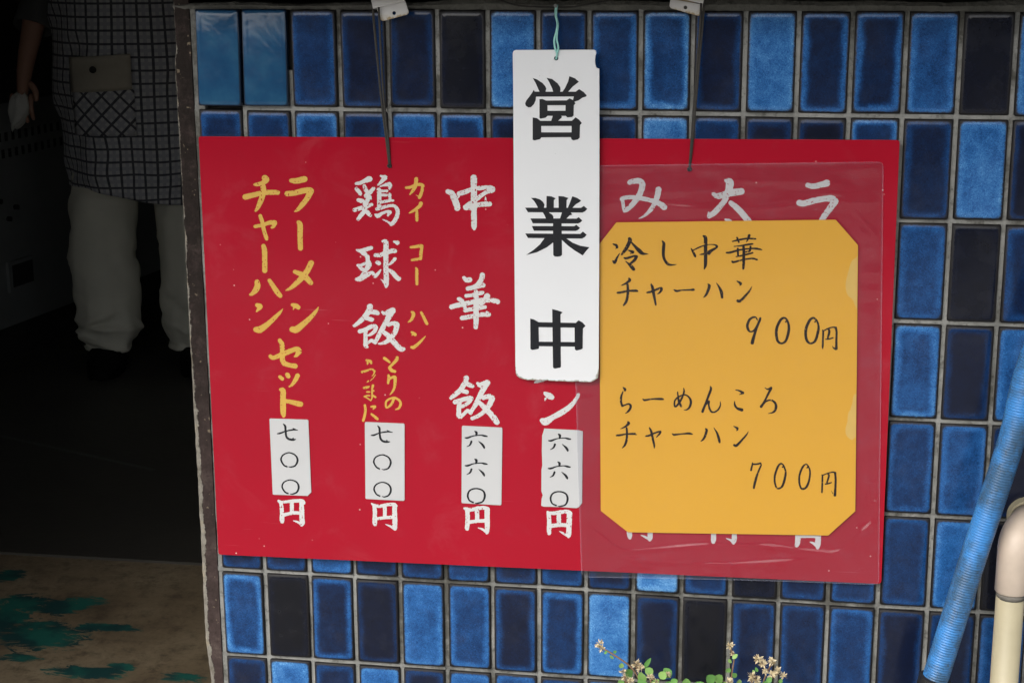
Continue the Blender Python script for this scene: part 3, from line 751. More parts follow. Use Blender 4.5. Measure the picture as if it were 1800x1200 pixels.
lettering(board, 'paint_white', YL, [(1225,300,10.909,"560,185,70 630,225,145 620,330,140 590,430,130 540,560,105 450,680,105 340,800,105 240,870,90;225,790,20 235,860,70;315,450,70 400,490,110 560,450,120 700,420,130 850,400,130;650,620,90 750,700,110 850,800,120 960,930,120 1010,990,115;550,940,40 605,960,70 650,980,60")], 'white brush letter 太 half hidden by the yellow card', **W7)
lettering(board, 'paint_white', YL, [(1390,300,10.909,"325,280,90 430,300,105 600,265,115 690,240,135;165,620,115 250,630,115 450,575,115 650,540,110 790,540,125 850,590,130;850,590,130 740,740,120 630,890,110 560,1000,100")], 'white brush letter ラ at the top of a covered column', **W7)
YEN = [(470,865,15,"300,225,70 350,270,90 375,400,100 385,550,105 385,700,125 390,770,95;370,260,70 500,245,75 700,225,90 900,220,95 950,270,105;900,250,110 905,450,130 910,650,130 920,800,130 905,860,70;900,850,60 800,780,60 690,745,20;640,270,110 645,420,105 640,540,100;420,600,100 560,560,85 700,535,90 850,540,85"),
 (630,870,15,"350,220,40 400,270,80 430,350,105 435,550,115 432,700,125 440,770,90;400,260,80 550,290,85 700,255,80 850,240,90 950,240,90 980,280,100;955,280,120 955,500,130 960,700,130 960,850,120 970,900,60;960,890,60 850,820,60 720,765,20;690,280,105 700,420,100 695,550,95;470,620,70 600,600,80 750,585,85 900,575,90"),
 (790,870,15,"400,345,60 460,390,100 478,500,120 478,700,115 465,850,115 470,890,90;430,350,80 560,380,95 750,340,100 920,330,95 1000,370,120;995,370,140 995,600,135 1000,800,130 990,950,110 985,1000,60;980,980,60 880,900,60 760,855,20;720,380,115 730,500,110 730,640,110;500,710,105 650,690,90 800,675,90 950,670,100"),
 (930,880,15,"490,290,60 520,380,110 530,480,110 530,600,115 525,780,120 530,850,100;500,310,80 650,320,95 850,290,100 1010,280,100 1070,330,135;1065,340,140 1060,500,140 1050,700,135 1045,880,130 1040,950,60;1040,940,60 920,860,60 800,800,20;780,350,115 785,480,115 790,600,110;560,660,105 700,640,105 850,630,95 990,640,100")]
for k, y_ in enumerate(('left', 'second', 'third', 'fourth')):
    lettering(board, 'paint_white', YL, [YEN[k]], wob=.3, speck=.765)
lettering(board, 'paint_white', YL, [(1080,910,9,"235,180,85 240,270,78 245,312,52;565,180,78 565,300,78 560,345,45;560,340,40 490,300,35 420,270,12")], wob=.25, speck=.82)
lettering(board, 'paint_white', YL, [(1080,910,9,"1570,200,75 1568,330,80 1565,375,60"), (1280,910,9,"100,200,75 95,340,78 85,395,45;85,395,45 40,350,35 -30,320,12")], wob=.25, speck=.82)
lettering(board, 'paint_white', YL, [(1280,910,9,"1105,250,85 1100,370,85 1085,430,62;1100,290,50 1300,290,45 1440,290,60;1425,270,90 1420,400,88 1415,465,56;1410,440,56 1350,400,40 1300,380,15")], wob=.25, speck=.82)

SIX = "515,140,12 540,160,35 535,200,22;380,232,15 420,232,28 500,205,16 600,195,16 650,205,28 690,213,18;470,285,30 450,330,24 405,358,8;570,282,8 620,325,30 645,360,32 650,375,22"
def shift(s, dx, dy): return ';'.join(' '.join('%g,%g,%g' % (p[0]+dx, p[1]+dy, p[2]) for p in st) for st in parse(s))
PLATES = [
 (rounded([(473.5,735.4),(541.9,737.4),(546.9,865),(540.5,871),(479.4,868.8)], [2,3,0,0,2]), 'white price plate reading 七〇〇 with a clipped lower corner', (440,730,8,
  "465,120,15 490,150,30 497,220,28 505,290,30 540,330,30 600,340,30 635,335,15;600,325,25 608,315,8;380,255,15 420,248,25 500,220,18 600,200,22 665,205,12;600,180,10 640,198,18;"
  "515,718,22 470,695,22 432,620,24 460,555,20 545,522,18 630,555,22 665,625,28 635,700,24 575,722,20 540,718,12;530,1095,22 485,1070,22 447,1000,22 475,935,20 560,905,18 650,935,22 680,1005,28 655,1075,24 595,1102,20 560,1100,10")),
 (rounded([(641.2,741.4),(711,744.3),(711,879.8),(642.4,876.4)], 2.5), 'white price plate reading 七〇〇 with clean rounded corners', (610,735,8,
  "432,105,15 456,140,30 460,210,28 470,280,30 505,320,30 560,330,30 598,328,15;560,310,20 555,305,8;340,238,15 380,235,25 460,205,18 560,188,22 638,195,12;562,168,10 600,186,18;"
  "455,708,22 410,680,22 376,610,24 405,545,20 495,512,18 580,545,22 615,615,28 585,695,24 525,720,18 490,714,10;460,1090,22 415,1065,22 380,995,24 410,930,20 495,897,18 582,928,22 617,998,28 590,1075,24 530,1102,18 495,1096,10")),
 (rounded([(811.9,748),(883,751.4),(881.2,887.6),(811.2,883.8)], 2.5), 'white price plate reading 六六〇 with clean rounded corners', (770,740,8,
  SIX+';'+shift(SIX,0,391)+";495,1140,24 440,1110,22 417,1040,26 450,970,22 540,945,20 630,975,24 657,1045,30 630,1125,24 560,1150,22 520,1150,10")),
 ([(956.5,753),(1017,756),(1024.4,758),(1023.6,820),(1023,883.8),(1017,891),(1013.8,892.5),(980,890.5),(955,889.8),(951.3,888),(952,876),(954,870),(951.6,863),(951.8,825),(953.2,818),(952.4,790),(953,765),(955,759)], 'white price plate reading 六六〇 with ragged chipped edges', (910,745,8,
  shift(SIX,54,0)+';'+shift(SIX,48,391)+';'+shift("495,1140,24 440,1110,22 417,1040,26 450,970,22 540,945,20 630,975,24 657,1045,30 630,1125,24 560,1150,22 520,1150,10",45,3)))]
for px, lab, g in PLATES:
    p = slab('price_plate', px, -.0137, -.0127, 'plate', board); p['label'] = lab
    st = g[3].split(';'); six = '六' in lab
    gs = [g[:3]+(';'.join(q),) for q in ((st[:4], st[4:8], st[8:]) if six else (st[:4], st[4:5], st[5:]))]
    lettering(p, 'ink', -.01385, gs, 'thin black character %s', wob=.12, h=.35, chars='六六〇' if six else '七〇〇')

# ------------------------------------------------------------------ clear laminated sheet with the yellow price card
YC = -.0152
sheetroot = empty('laminated_menu', atY(1285, 660, YC)); tag(sheetroot, 'clear laminated sheet with a yellow price card over the right of the red board', 'laminated menu')
CARD = [(1053.2,429.5),(1083.5,391),(1469,386.3),(1508.2,431),(1503.4,898),(1455.8,940.6),(1104,935),(1056,897.3)]
def sd_poly(x, y, po):
    d = 1e9; ins = False; k = len(po)
    for i in range(k):
        ax, ay = po[i]; bx, by = po[(i+1) % k]; dx, dy = bx-ax, by-ay
        t = max(0, min(1, ((x-ax)*dx+(y-ay)*dy)/(dx*dx+dy*dy))); d = min(d, math.hypot(x-ax-t*dx, y-ay-t*dy))
        if (ay > y) != (by > y) and x < dx*(y-ay)/(by-ay)+ax: ins = not ins
    return -d if ins else d
# card as a grid-free slab with a finely cut front so its blistered right rim can carry colour
cv, cf, cb = [], [], []
NX, NY = 60, 70
card_o = slab('card', CARD, YC+.0001, YC+.0005, 'card', sheetroot)
blist = [(1507, 495, 18, 46), (1506, 716, 10, 24)]
bm = bmesh.new(); bm.from_mesh(card_o.data)
bmesh.ops.subdivide_edges(bm, edges=bm.edges, cuts=1); bm.to_mesh(card_o.data); bm.free()
def blister(px):
    bx, by, rx, ry = px; pts = []
    for k in range(40):
        a = 2*math.pi*k/40; q = 1+.12*math.sin(3*a+by)+.07*math.sin(5*a)
        pts.append((bx+rx*math.cos(a)*q, by+ry*math.sin(a)*q))
    return [(min(max(x, 1055.8 if by != 429 else x), 1507.6-(y-431)*.0103) if bx > 1200 else max(x, 1053.4+(y-429)*.006), y) for x, y in pts]
# paler, loose patches of the paper print along the right border
for kb_, px in enumerate(blist[:2]+[(1498, 748, 11, 26)]):
    mb = MB(); mb.prism(outline(blister(px), YC-.00001-.00003*kb_), (0, .00006, 0)); o = mb.build('faded_patch', M['card_pale'], card_o)
BLK = dict(wob=.16, speck=.84, h=.33, grow=1.18)
YK = YC-.00012
lettering(card_o, 'brush_ink', YK, [
 (1060,400,8,"140,230,12 185,250,32 200,275,30;195,278,25 178,298,8;140,470,20 165,490,35 190,440,28 230,365,12;370,155,35 380,180,45 340,270,42 300,330,38 262,378,20;400,210,18 460,275,35 520,335,50 560,365,35 630,372,10;350,318,10 400,335,30 420,345,35 385,368,12;295,425,15 330,432,28 440,400,25 470,410,40;470,410,40 440,460,35 380,510,25;320,475,12 360,510,25 400,550,42 430,585,40"),
 (1060,400,8,"832,188,15 855,225,35 850,300,38 848,380,36 865,450,32 910,510,32 960,525,22 1030,518,8"),
 (1200,400,8,"290,118,20 320,145,42 322,250,42 322,400,42 320,520,38 305,582,15;118,292,12 140,330,25 170,390,32 178,408,20;150,318,14 240,275,18 330,245,12 430,238,12 480,260,28 470,285,25 400,325,35 320,365,30 240,380,10;400,340,20 370,365,35"),
 (1200,400,8,"700,195,14 760,180,22 900,155,22 1025,158,20;765,140,22 790,205,22;935,112,35 920,160,25 895,200,10;725,265,12 800,258,16 920,238,24 985,230,20;855,265,30 860,330,35 858,450,35 855,560,30 848,588,12;615,352,18 670,350,26 800,315,22 960,295,18 1050,298,26 1112,312,14;775,300,26 778,380,26;955,270,26 940,330,24 870,345,15;750,408,14 850,390,22 985,355,20;695,475,20 720,485,25 860,450,18 980,435,22 1045,450,22")],
 'black brush character %s', chars='冷し中華', **BLK)
lettering(card_o, 'brush_ink', YK, [
 (1060,400,8,"365,715,20 375,740,35 320,785,25 260,812,10;205,915,25 260,910,28 350,890,24 460,888,30 485,892,20;345,805,30 350,880,32 345,960,32 325,1040,32 290,1092,20"),
 (1060,400,8,"675,795,20 695,840,35 710,920,35 730,1020,28 742,1085,22;620,912,20 680,900,28 760,865,26 820,850,28 820,880,30 790,920,20 765,932,8"),
 (1060,400,8,"1000,875,15 1035,890,28 1120,880,18 1230,875,22 1268,873,30 1286,877,10"),
 (1200,400,8,"355,790,12 375,820,34 355,890,32 325,950,26 290,985,8;475,780,8 515,840,26 545,910,38 555,980,30"),
 (1200,400,8,"765,752,14 815,785,32 805,815,10;775,1030,35 810,1030,34 880,960,28 940,890,22 972,830,8")],
 'black brush character %s', chars='チャーハン', **BLK)
lettering(card_o, 'brush_ink', YK, [
 (1300,530,9.474,"300,310,12 270,265,25 220,262,28 160,310,36 130,400,40 150,475,34 185,500,22 240,480,28 290,400,24 330,330,30 345,280,36;330,320,34 290,420,36 250,540,38 225,630,48 212,685,50"),
 (1300,530,9.474,"765,340,20 790,305,25 740,270,30 680,310,38 620,440,40 615,570,40 640,660,36 700,695,28 770,650,36 815,510,40 820,400,36 795,310,26"),
 (1300,530,9.474,"1255,340,20 1275,305,25 1230,272,30 1170,310,38 1110,440,40 1103,570,40 1130,660,36 1190,695,28 1260,650,36 1305,510,40 1315,400,30 1285,310,26"),
 (1300,530,9.474,"1385,470,15 1392,520,28 1388,640,26 1385,740,28 1385,785,12;1395,490,18 1480,445,20 1560,425,20 1605,435,30;1605,435,32 1615,520,32 1612,650,32 1612,780,40;1600,790,30 1565,770,20 1545,740,8;1480,455,25 1495,500,32 1470,600,28;1435,625,18 1490,622,20 1555,602,20")],
 'black brush character %s', chars='900円', **BLK)
lettering(card_o, 'brush_ink', YK, [
 (1070,660,8.571,"215,175,12 245,205,35 245,232,15;215,240,14 190,310,28 185,390,28 205,455,28;205,455,28 250,440,20 300,425,22 330,450,32 320,500,30 285,545,22 250,568,8"),
 (1070,660,8.571,"515,352,14 545,368,26 650,352,20 780,350,30 820,355,22"),
 (1070,660,8.571,"1038,245,14 1045,310,22 1058,390,30 1090,460,28;1130,190,14 1135,240,22 1110,320,26 1060,410,28 1010,465,24 990,440,22 1000,370,22 1060,315,22 1140,288,18 1205,320,24 1238,390,32 1220,470,28 1180,510,20 1135,518,8"),
 (1220,660,8.571,"245,160,12 255,200,30 220,300,30 170,430,30 128,540,34;185,430,20 225,385,24 222,450,24 250,530,26 300,550,20 360,515,22 395,450,18 395,385,6"),
 (1220,660,8.571,"630,215,12 690,230,24 735,258,36;720,270,20 680,285,6;612,385,10 615,440,26 650,490,30 720,515,42"),
 (1220,660,8.571,"1068,182,10 1110,205,20 1160,185,34;1160,190,34 1110,290,28 1060,390,26 1012,465,36;1020,455,30 1080,390,22 1160,368,22 1220,410,30 1235,480,34 1200,545,26 1120,570,8")],
 'black brush character %s', chars='らーめんころ', **BLK)
lettering(card_o, 'brush_ink', YK, [
 (1070,660,8.571,"290,695,20 300,720,35 245,770,24 180,800,8;120,900,22 170,895,26 260,880,20 380,875,28 418,882,20;270,790,26 275,860,28 270,960,30 245,1040,28 205,1088,12"),
 (1070,660,8.571,"615,785,18 640,840,32 660,930,30 685,1040,26 688,1088,14;560,910,20 610,900,26 700,860,22 775,840,24 770,870,26 720,925,12"),
 (1070,660,8.571,"955,870,10 990,888,26 1100,876,18 1210,870,28 1258,880,18"),
 (1220,660,8.571,"175,798,18 190,825,32 165,910,30 135,960,26 100,990,8;298,785,8 345,860,26 375,950,34 385,1000,28"),
 (1220,660,8.571,"600,762,12 655,795,32 640,830,8;605,1045,30 640,1050,34 720,970,26 790,890,20 818,840,6")],
 'black brush character %s', chars='チャーハン', **BLK)
lettering(card_o, 'brush_ink', YK, [
 (1300,790,9.474,"215,215,14 215,240,24 200,300,26 192,340,28;215,240,22 280,240,24 350,225,24;360,250,24 300,400,28 260,530,36 238,635,30"),
 (1300,790,9.474,"715,290,20 735,265,22 690,232,24 640,280,30 590,420,30 585,530,28 610,620,26 655,645,24 715,600,32 755,470,32 768,370,28 740,275,22"),
 (1300,790,9.474,"1125,300,20 1140,270,20 1105,242,22 1050,290,28 1000,420,28 995,540,28 1020,630,26 1060,652,28 1120,610,32 1165,480,28 1172,350,24 1145,275,20"),
 (1300,790,9.474,"1372,415,14 1380,450,24 1378,560,26 1372,710,24;1385,425,16 1460,395,18 1550,372,20 1592,385,30;1592,385,32 1600,500,32 1595,640,32 1588,755,40;1555,730,12 1530,685,6;1475,405,22 1488,440,28 1455,545,24;1430,570,20 1480,562,20 1530,545,18")],
 'black brush character %s', chars='700円', **BLK)
# the film: follows the card, ripples where it is free, rim fused
FC = [(1000, 291.5), (1553, 284.5), (1545, 1027.5), (1022, 1014)]
fn, fm = 300, 400
U, Vv = np.meshgrid(np.linspace(0, 1, fn+1), np.linspace(0, 1, fm+1))
FX = (FC[0][0]*(1-U)+FC[1][0]*U)*(1-Vv)+(FC[3][0]*(1-U)+FC[2][0]*U)*Vv
FY = (FC[0][1]*(1-U)+FC[1][1]*U)*(1-Vv)+(FC[3][1]*(1-U)+FC[2][1]*U)*Vv-2.0*(Vv**6)*np.sin(np.pi*U)
DU = np.minimum(U*545, (1-U)*545); DV = np.minimum(Vv*735, (1-Vv)*735); rad = 9
Q = np.hypot(rad-DU, rad-DV); cm = (DU < rad) & (DV < rad) & (Q > rad); K = np.where(cm, rad/np.maximum(Q, 1e-6), 1)
FX = FX+np.where(cm, np.where(U < .5, 1, -1)*(rad-DU)*(1-K), 0); FY = FY+np.where(cm, np.where(Vv < .5, 1, -1)*(rad-DV)*(1-K), 0)
def sd_grid(X, Y, po):
    d = np.full(X.shape, 1e3); ins = np.zeros(X.shape, bool)
    for i in range(len(po)):
        ax, ay = po[i]; bx, by = po[(i+1) % len(po)]; dx, dy = bx-ax, by-ay
        t = np.clip(((X-ax)*dx+(Y-ay)*dy)/(dx*dx+dy*dy), 0, 1); d = np.minimum(d, np.hypot(X-ax-t*dx, Y-ay-t*dy))
        ins ^= ((ay > Y) != (by > Y)) & (X < dx*(Y-ay)/(by-ay if by != ay else 1e-9)+ax)
    return np.where(ins, -d, d)
S = sd_grid(FX, FY, CARD); B = np.minimum(DU, DV)
rip = (vnoise(FX/40., FY/24., 5)-.5)*.0012+(vnoise(FX/90., FY/16., 9)-.5)*.0010
hg = np.where(S < 0, .0002, .0002*np.exp(-np.maximum(S, 0)/6)+np.clip((S-3)/22, 0, 1)*(.0004+rip*np.minimum(1, B/12)))
def crease(c, w, h, msk): return h*np.exp(-((S-c)/w)**2)*msk
fade = np.minimum(1, B/10)
hg += np.where(S > 0, fade*(crease(27+8*np.sin(FX/75.), 3.6, .0011, (.25+.75*vnoise(FX/60., FY/60., 21))*np.where(FY > 880, 1, .28))
      + crease(46+9*np.sin(FX/95.+1), 4.2, .0010, np.where(FY > 880, 1, .1)*vnoise(FX/85., FY/50., 23))), 0)
hg = np.clip(hg, .0001, .0030)
fvv = [atY(x, y, YC-.0002-h_) for x, y, h_ in zip(FX.ravel(), FY.ravel(), hg.ravel())]
fe = np.clip(1-B/2.2, 0, 1).ravel().tolist(); ffree = np.clip(S/5, 0, 1).ravel().tolist(); ffc = []
for j in range(fm):
    for i in range(fn):
        a = j*(fn+1)+i; ffc.append((a, a+fn+1, a+fn+2, a+1))
film = pydata('film', fvv, ffc, M['film'], sheetroot, smooth=True)
at = film.data.attributes.new('edge', 'FLOAT', 'POINT'); at.data.foreach_set('value', fe)
at = film.data.attributes.new('free', 'FLOAT', 'POINT'); at.data.foreach_set('value', ffree)

# ------------------------------------------------------------------ white hanging sign 営業中
YS = -.0202
sign = empty('open_sign', atY(978, 103, YS)); tag(sign, 'tall white plastic plate with big black characters, chipped upper right corner', 'open sign')
SG = rounded([(901.2, 88.5)], 0)+[]
SG = [(901.3,94),(902.6,90),(906,88.4),(960,88.2),(1044,88),(1047.6,90),(1048,93.5),(1046.4,99),(1045.8,107),(1046.6,114),(1048,119.5),(1053.3,121.4),(1053.5,300),(1053,480),(1052.4,600),(1052.2,655),(1050.8,664.5),(1046,667.5),(1043,669.5),(1038.7,671.2),(1022,671),(1015,669.8),(1006.7,670.6),(985,669.6),(966.7,668.8),(962,667.6),(956,668.6),(926.7,667.4),(918,665.6),(913,663.6),(908.5,660.5),(906.6,656),(906,645),(904.8,520),(903,320),(902,150)]
panel = slab('panel', SG, YS, YS+.0026, 'white', sign, [circ(977.6, 103, 3.9)])
# dirt gathers along the rim: store the distance to the outline on a finer front sheet
gv = []; ge = []; gf = []
for j in range(151):
    for i in range(41):
        x = 900+155*i/40; y = 86+588*j/150; gv.append((x, y))
bm = bmesh.new(); bm.from_mesh(panel.data)
bmesh.ops.triangulate(bm, faces=[f for f in bm.faces if len(f.verts) > 4])
for _ in range(5):
    ed = [e for e in bm.edges if e.calc_length() > .006 and abs(e.verts[0].co.y-e.verts[1].co.y) < 1e-5 and e.verts[0].co.y < 1e-4]
    if not ed: break
    bmesh.ops.subdivide_edges(bm, edges=ed, cuts=1, use_grid_fill=False); bmesh.ops.triangulate(bm, faces=[f for f in bm.faces if len(f.verts) > 4])
bm.to_mesh(panel.data); bm.free()
SGw = [(p.x, p.z) for p in outline(SG, YS)]; off = sign.location
at = panel.data.attributes.new('edge', 'FLOAT', 'POINT')
def edge_val(x, z):
    d = abs(sd_poly(x, z, SGw)); t = (z-(-.365))/.327
    return d+ (0 if t < .02 else min(.004, .0034*min(1, (t-.02)/.04)))
at.data.foreach_set('value', [edge_val(v.co.x+off.x, v.co.z+off.z) for v in panel.data.vertices])
lettering(sign, 'ink', YS-.00018, [
 (900,110,7.5,"", "272,205 330,225 400,270 440,315 452,345 440,392 365,392 345,350 310,270;455,203 530,220 600,275 635,325 640,360 630,402 545,402 530,345 490,260;757,182 830,210 882,255 870,265 800,320 740,388 665,388 700,335 740,250;286,362 300,386 840,386 885,352 945,390 985,435 978,450 930,465 880,500 820,520 800,510 815,450 318,452 312,500 290,550 250,590 215,593 180,570 173,540 190,500 230,450 265,400;362,485 400,482 450,503 720,501 760,473 800,495 838,540 815,565 812,700 790,720 730,725 710,705 655,705 470,705 440,730 375,742 362,730;540,695 640,695 660,722 600,776 515,776;272,725 330,735 375,770 790,770 838,723 885,755 922,800 897,825 893,990 870,1015 810,1028 785,1015 775,985 385,988 370,1012 300,1028 272,1020", "468,565 705,565 705,638 468,638;385,838 785,838 785,922 385,922")],
 'heavy black character 営', wob=.05, h=.4)
lettering(sign, 'ink', YS-.00018, [
 (900,320,7.5,"", "250,210 310,210 370,230 410,262 428,300 422,335 400,350 345,345 320,295 290,250;455,183 520,190 577,215 552,240 552,345 453,345;612,185 680,190 745,212 720,240 718,345 615,345;795,188 860,210 912,245 890,265 840,295 795,342 735,342 765,270;172,338 910,340 948,315 993,355 965,385 930,403 210,398;400,393 480,398 530,430 547,460 545,490 450,490 430,440;660,395 770,395 795,430 760,440 710,490 630,490;242,480 850,483 880,463 927,508 900,535 870,547 275,545;260,580 820,582 848,563 898,607 870,632 840,645 290,642;175,678 900,683 935,652 985,695 960,725 925,745 210,738;540,480 652,480 655,600 660,960 640,978 600,985 560,980 543,960;430,738 545,735 545,795 460,860 330,925 185,962 290,890 370,820;640,735 720,745 800,800 900,840 1022,860 980,905 932,968 830,905 740,840 660,765", "")],
 'heavy black character 業', wob=.05, h=.4)
lettering(sign, 'ink', YS-.00018, [
 (900,520,7.5,"", "530,173 600,190 668,215 640,245 645,930 635,945 570,957 545,950 540,930;240,297 290,310 350,345 357,690 340,700 270,712 243,700;330,345 540,350 840,355 878,320 930,350 970,395 935,430 932,690 910,705 850,720 828,705 825,418 630,415 350,412;340,602 840,608 840,668 340,662", "")],
 'heavy black character 中', wob=.05, h=.4)

# ------------------------------------------------------------------ bent white brackets under the sill
def bracket(tab, upper, hole, yt, lab):
    """tab and upper: photo outlines of the drooping tab and of the folded lip above it"""
    c = atY(sum(p[0] for p in tab)/len(tab), sum(p[1] for p in tab)/len(tab), yt)
    root = empty('bracket', c); tag(root, lab, 'bracket', 'white brackets hooked over the sill')
    o = slab('tab', tab, yt, yt+.0016, 'enamel', root, [circ(*hole, 3.4)])
    bm = bmesh.new(); bm.from_mesh(o.data); bmesh.ops.triangulate(bm, faces=[f for f in bm.faces if len(f.verts) > 4])
    for _ in range(4):
        ed = [e for e in bm.edges if e.calc_length() > .003 and abs(e.verts[0].co.y-e.verts[1].co.y) < 1e-5]
        if not ed: break
        bmesh.ops.subdivide_edges(bm, edges=ed, cuts=1); bmesh.ops.triangulate(bm, faces=[f for f in bm.faces if len(f.verts) > 4])
    bm.to_mesh(o.data); bm.free()
    tw = [(p.x, p.z) for p in outline(tab, yt)]
    at = o.data.attributes.new('edge', 'FLOAT', 'POINT')
    zt = max(p[1] for p in tw); zb = min(p[1] for p in tw)
    at.data.foreach_set('value', [abs(sd_poly(v.co.x+c.x, v.co.z+c.z, tw))+.012*max(0, ((v.co.z+c.z)-zb)/(zt-zb)-.25) for v in o.data.vertices])
    # folded lip: rolls forward from the top of the tab and runs up in front of it
    (ax, ay), (bx, by) = upper; rings = []
    for k in range(9):
        t = k/8
        if k <= 4:
            an = math.pi*t*1.0; dy = -.0042*math.sin(an*1.0)*1.0; dz = -2.6*math.sin(an*.5)*(1-t)
        prof = [(.0, 0), (-.0022, 1.6), (-.0042, 1.9), (-.0056, .2), (-.0060, -2), (-.0060, -5), (-.0060, -9), (-.0056, -13), (-.0040, -15)][k]
        nx_, ny_ = (by-ay), -(bx-ax); L = math.hypot(nx_, ny_); nx_, ny_ = nx_/L, ny_/L
        if ny_ > 0: nx_, ny_ = -nx_, -ny_
        q = -prof[1]
        rings.append([atY(ax+nx_*q, ay+ny_*q, yt+prof[0]), atY(bx+nx_*q, by+ny_*q, yt+prof[0]), atY(bx+nx_*q, by+ny_*q, yt+prof[0]+.0016), atY(ax+nx_*q, ay+ny_*q, yt+prof[0]+.0016)])
    lp = MB().rings(rings, cap=True).build('lip', M['enamel'], root, smooth=False)
    at = lp.data.attributes.new('edge', 'FLOAT', 'POINT'); at.data.foreach_set('value', [.012]*len(lp.data.vertices))
    # arm back to the sill
    a0 = atY(ax, ay-12, yt+.001); a1 = atY(bx, by-12, yt+.001)
    MB().box(a0.x+.004, a1.x-.004, yt+.0018, yt+.0034, min(a0.z, a1.z)-.006, .0168).build('arm', M['enamel'], root)
bracket(rounded([(661.5,13),(712,2),(719.2,25),(669.5,38.6)], [0,2,6,7]), [(655.5,14.4),(711,1.0)], (692.6,23.6), -.020, 'white enamelled bracket tilting left above the second to last yellow column')
bracket(rounded([(1178.5,-1),(1238,9),(1231,29.5),(1176,14)], [0,0,7,6]), [(1176,-9),(1236,6)], (1204.8,13.8), -.020, 'white enamelled bracket tilting right above the laminated sheet')

# ------------------------------------------------------------------ cords and twine
def cord(pix, rad, name, mat, lab, cat, group=None, twin=None, knot=None):
    mb = MB()
    def run(pp):
        q = spline([(p[0], p[1], p[2]) for p in pp], 10); return [atY(a[0], a[1], a[2]) for a in q]
    mb.tube(run(pix), rad, 8)
    if twin: mb.tube(run(twin), rad*.9, 8)
    root = empty(name, atY(pix[-1][0], pix[-1][1], pix[-1][2])); tag(root, lab, cat, group)
    mb.build('strand', M[mat], root, smooth=True)
    if knot:
        kb = MB(); c = atY(*knot)
        for i in range(5):
            an = i*1.3; kb.tube([c+Vector((math.cos(an+t)*.0016, -.0004+.0007*math.sin(2*t+i), math.sin(an+t)*.0014)) for t in np.linspace(0, 5, 14)], .0009, 6)
        kb.build('knot', M['black_rubber'], root, smooth=True)
cord([(655.5,-14,-.023),(656.5,30,-.022),(664,110,-.019),(671.5,184,-.0165),(679,245,-.0145),(684.5,291,-.0125)], .0012, 'hanging_cord', 'cord', 'dark cord holding the red board at its hole over the white characters', 'cord', 'cords the board hangs on',
     [(664,-14,-.0245),(666.5,30,-.0235),(671,120,-.019),(676,190,-.0165),(682,245,-.0150),(686,290,-.0128)], (684.8,291.5,-.0126))
cord([(1239,-14,-.023),(1236,30,-.022),(1229,110,-.019),(1222,190,-.0165),(1216.5,255,-.0145),(1212,298,-.0125)], .0012, 'hanging_cord', 'cord', 'dark cord on the right whose knot ends under the clear sheet', 'cord', 'cords the board hangs on',
     [(1233,-14,-.0245),(1231,40,-.0235),(1225,120,-.019),(1219.5,190,-.0165),(1215,255,-.0150),(1212,297,-.0128)], (1212.2,297.5,-.0126))
cord([(977.2,9,-.013),(976.5,26,-.014),(979.8,42,-.016),(978,56,-.018),(974.5,70,-.020),(975.5,84,-.022),(979,95,-.0222),(977.6,104,-.0195)], .0010, 'twine', 'twine', 'thin pale green twine holding the white open sign', 'twine', None,
     [(979.4,8.6,-.013),(977.8,27,-.014),(980.8,43,-.0155),(979.5,57,-.018),(979,70,-.0195),(981.5,84,-.0215),(979.5,94,-.0222),(977.4,104,-.0200)])
pn = atY(978, 12, -.0100)
nl = MB().tube([pn+Vector((0, .012, .0)), pn+Vector((0, -.006, .001))], .0009, 8).tube([pn+Vector((0, -.0060, .001)), pn+Vector((0, -.0068, .001))], .0018, 10).build('nail', M['steel'], org=pn)
tag(nl, 'small nail in the mortar that the green twine hangs on', 'nail')

# ------------------------------------------------------------------ blue corrugated hose
hr = empty('blue_hose', atY(1643, 1195, -.075)); tag(hr, 'ribbed blue plastic hose slanting down across the tiles', 'hose')
ax = [Vector((1.13, -.11, .78)), Vector((1.125, -.115, .45)), Vector((1.10, -.12, .20))]+[atY(*p) for p in ((2150,-60,-.108),(1985,250,-.090),(1824,607,-.075),(1776,780,-.075),(1709,985,-.075),(1643,1195,-.075))]
ax = [Vector(p) for p in spline([tuple(p) for p in ax], 40)]
dist = [0]
for a, b in zip(ax[:-1], ax[1:]): dist.append(dist[-1]+(b-a).length)
Lh = dist[-1]; step = .00265/6; npt = int(Lh/step); D = np.array(dist); P = np.array([tuple(p) for p in ax])
s_ = np.linspace(0, Lh, npt); PX = np.stack([np.interp(s_, D, P[:, i]) for i in range(3)], 1)
rad = .0124+.00042*np.cos(2*np.pi*s_/.00265)
mb = MB(); mb.tube([Vector(p) for p in PX[PX[:, 2] < .60]], list(rad[PX[:, 2] < .60]), 20); mb.build('corrugated_tube', M['hose'], hr, smooth=True)
e0 = Vector(PX[-1]); ed = (e0-Vector(PX[-40])).normalized()
MB().tube([e0-ed*.004, e0-ed*.003, e0+ed*.05, e0+ed*.052, e0+ed*.10, e0+ed*.12], [.0133, .0158, .0158, .0145, .0145, .011], 24).build('end_collar', M['black_rubber'], hr, smooth=False)
low = [e0+ed*.11, e0+ed*.25+Vector((0, 0, -.05)), Vector((e0.x-.20, -.16, FLOOR+.12)), Vector((e0.x-.12, -.22, FLOOR+.006)), Vector((e0.x+.2, -.30, FLOOR+.006))]
MB().tube([Vector(p) for p in spline([tuple(p) for p in low], 14)], .0095, 14).build('lower_hose', M['black_rubber'], hr, smooth=True)

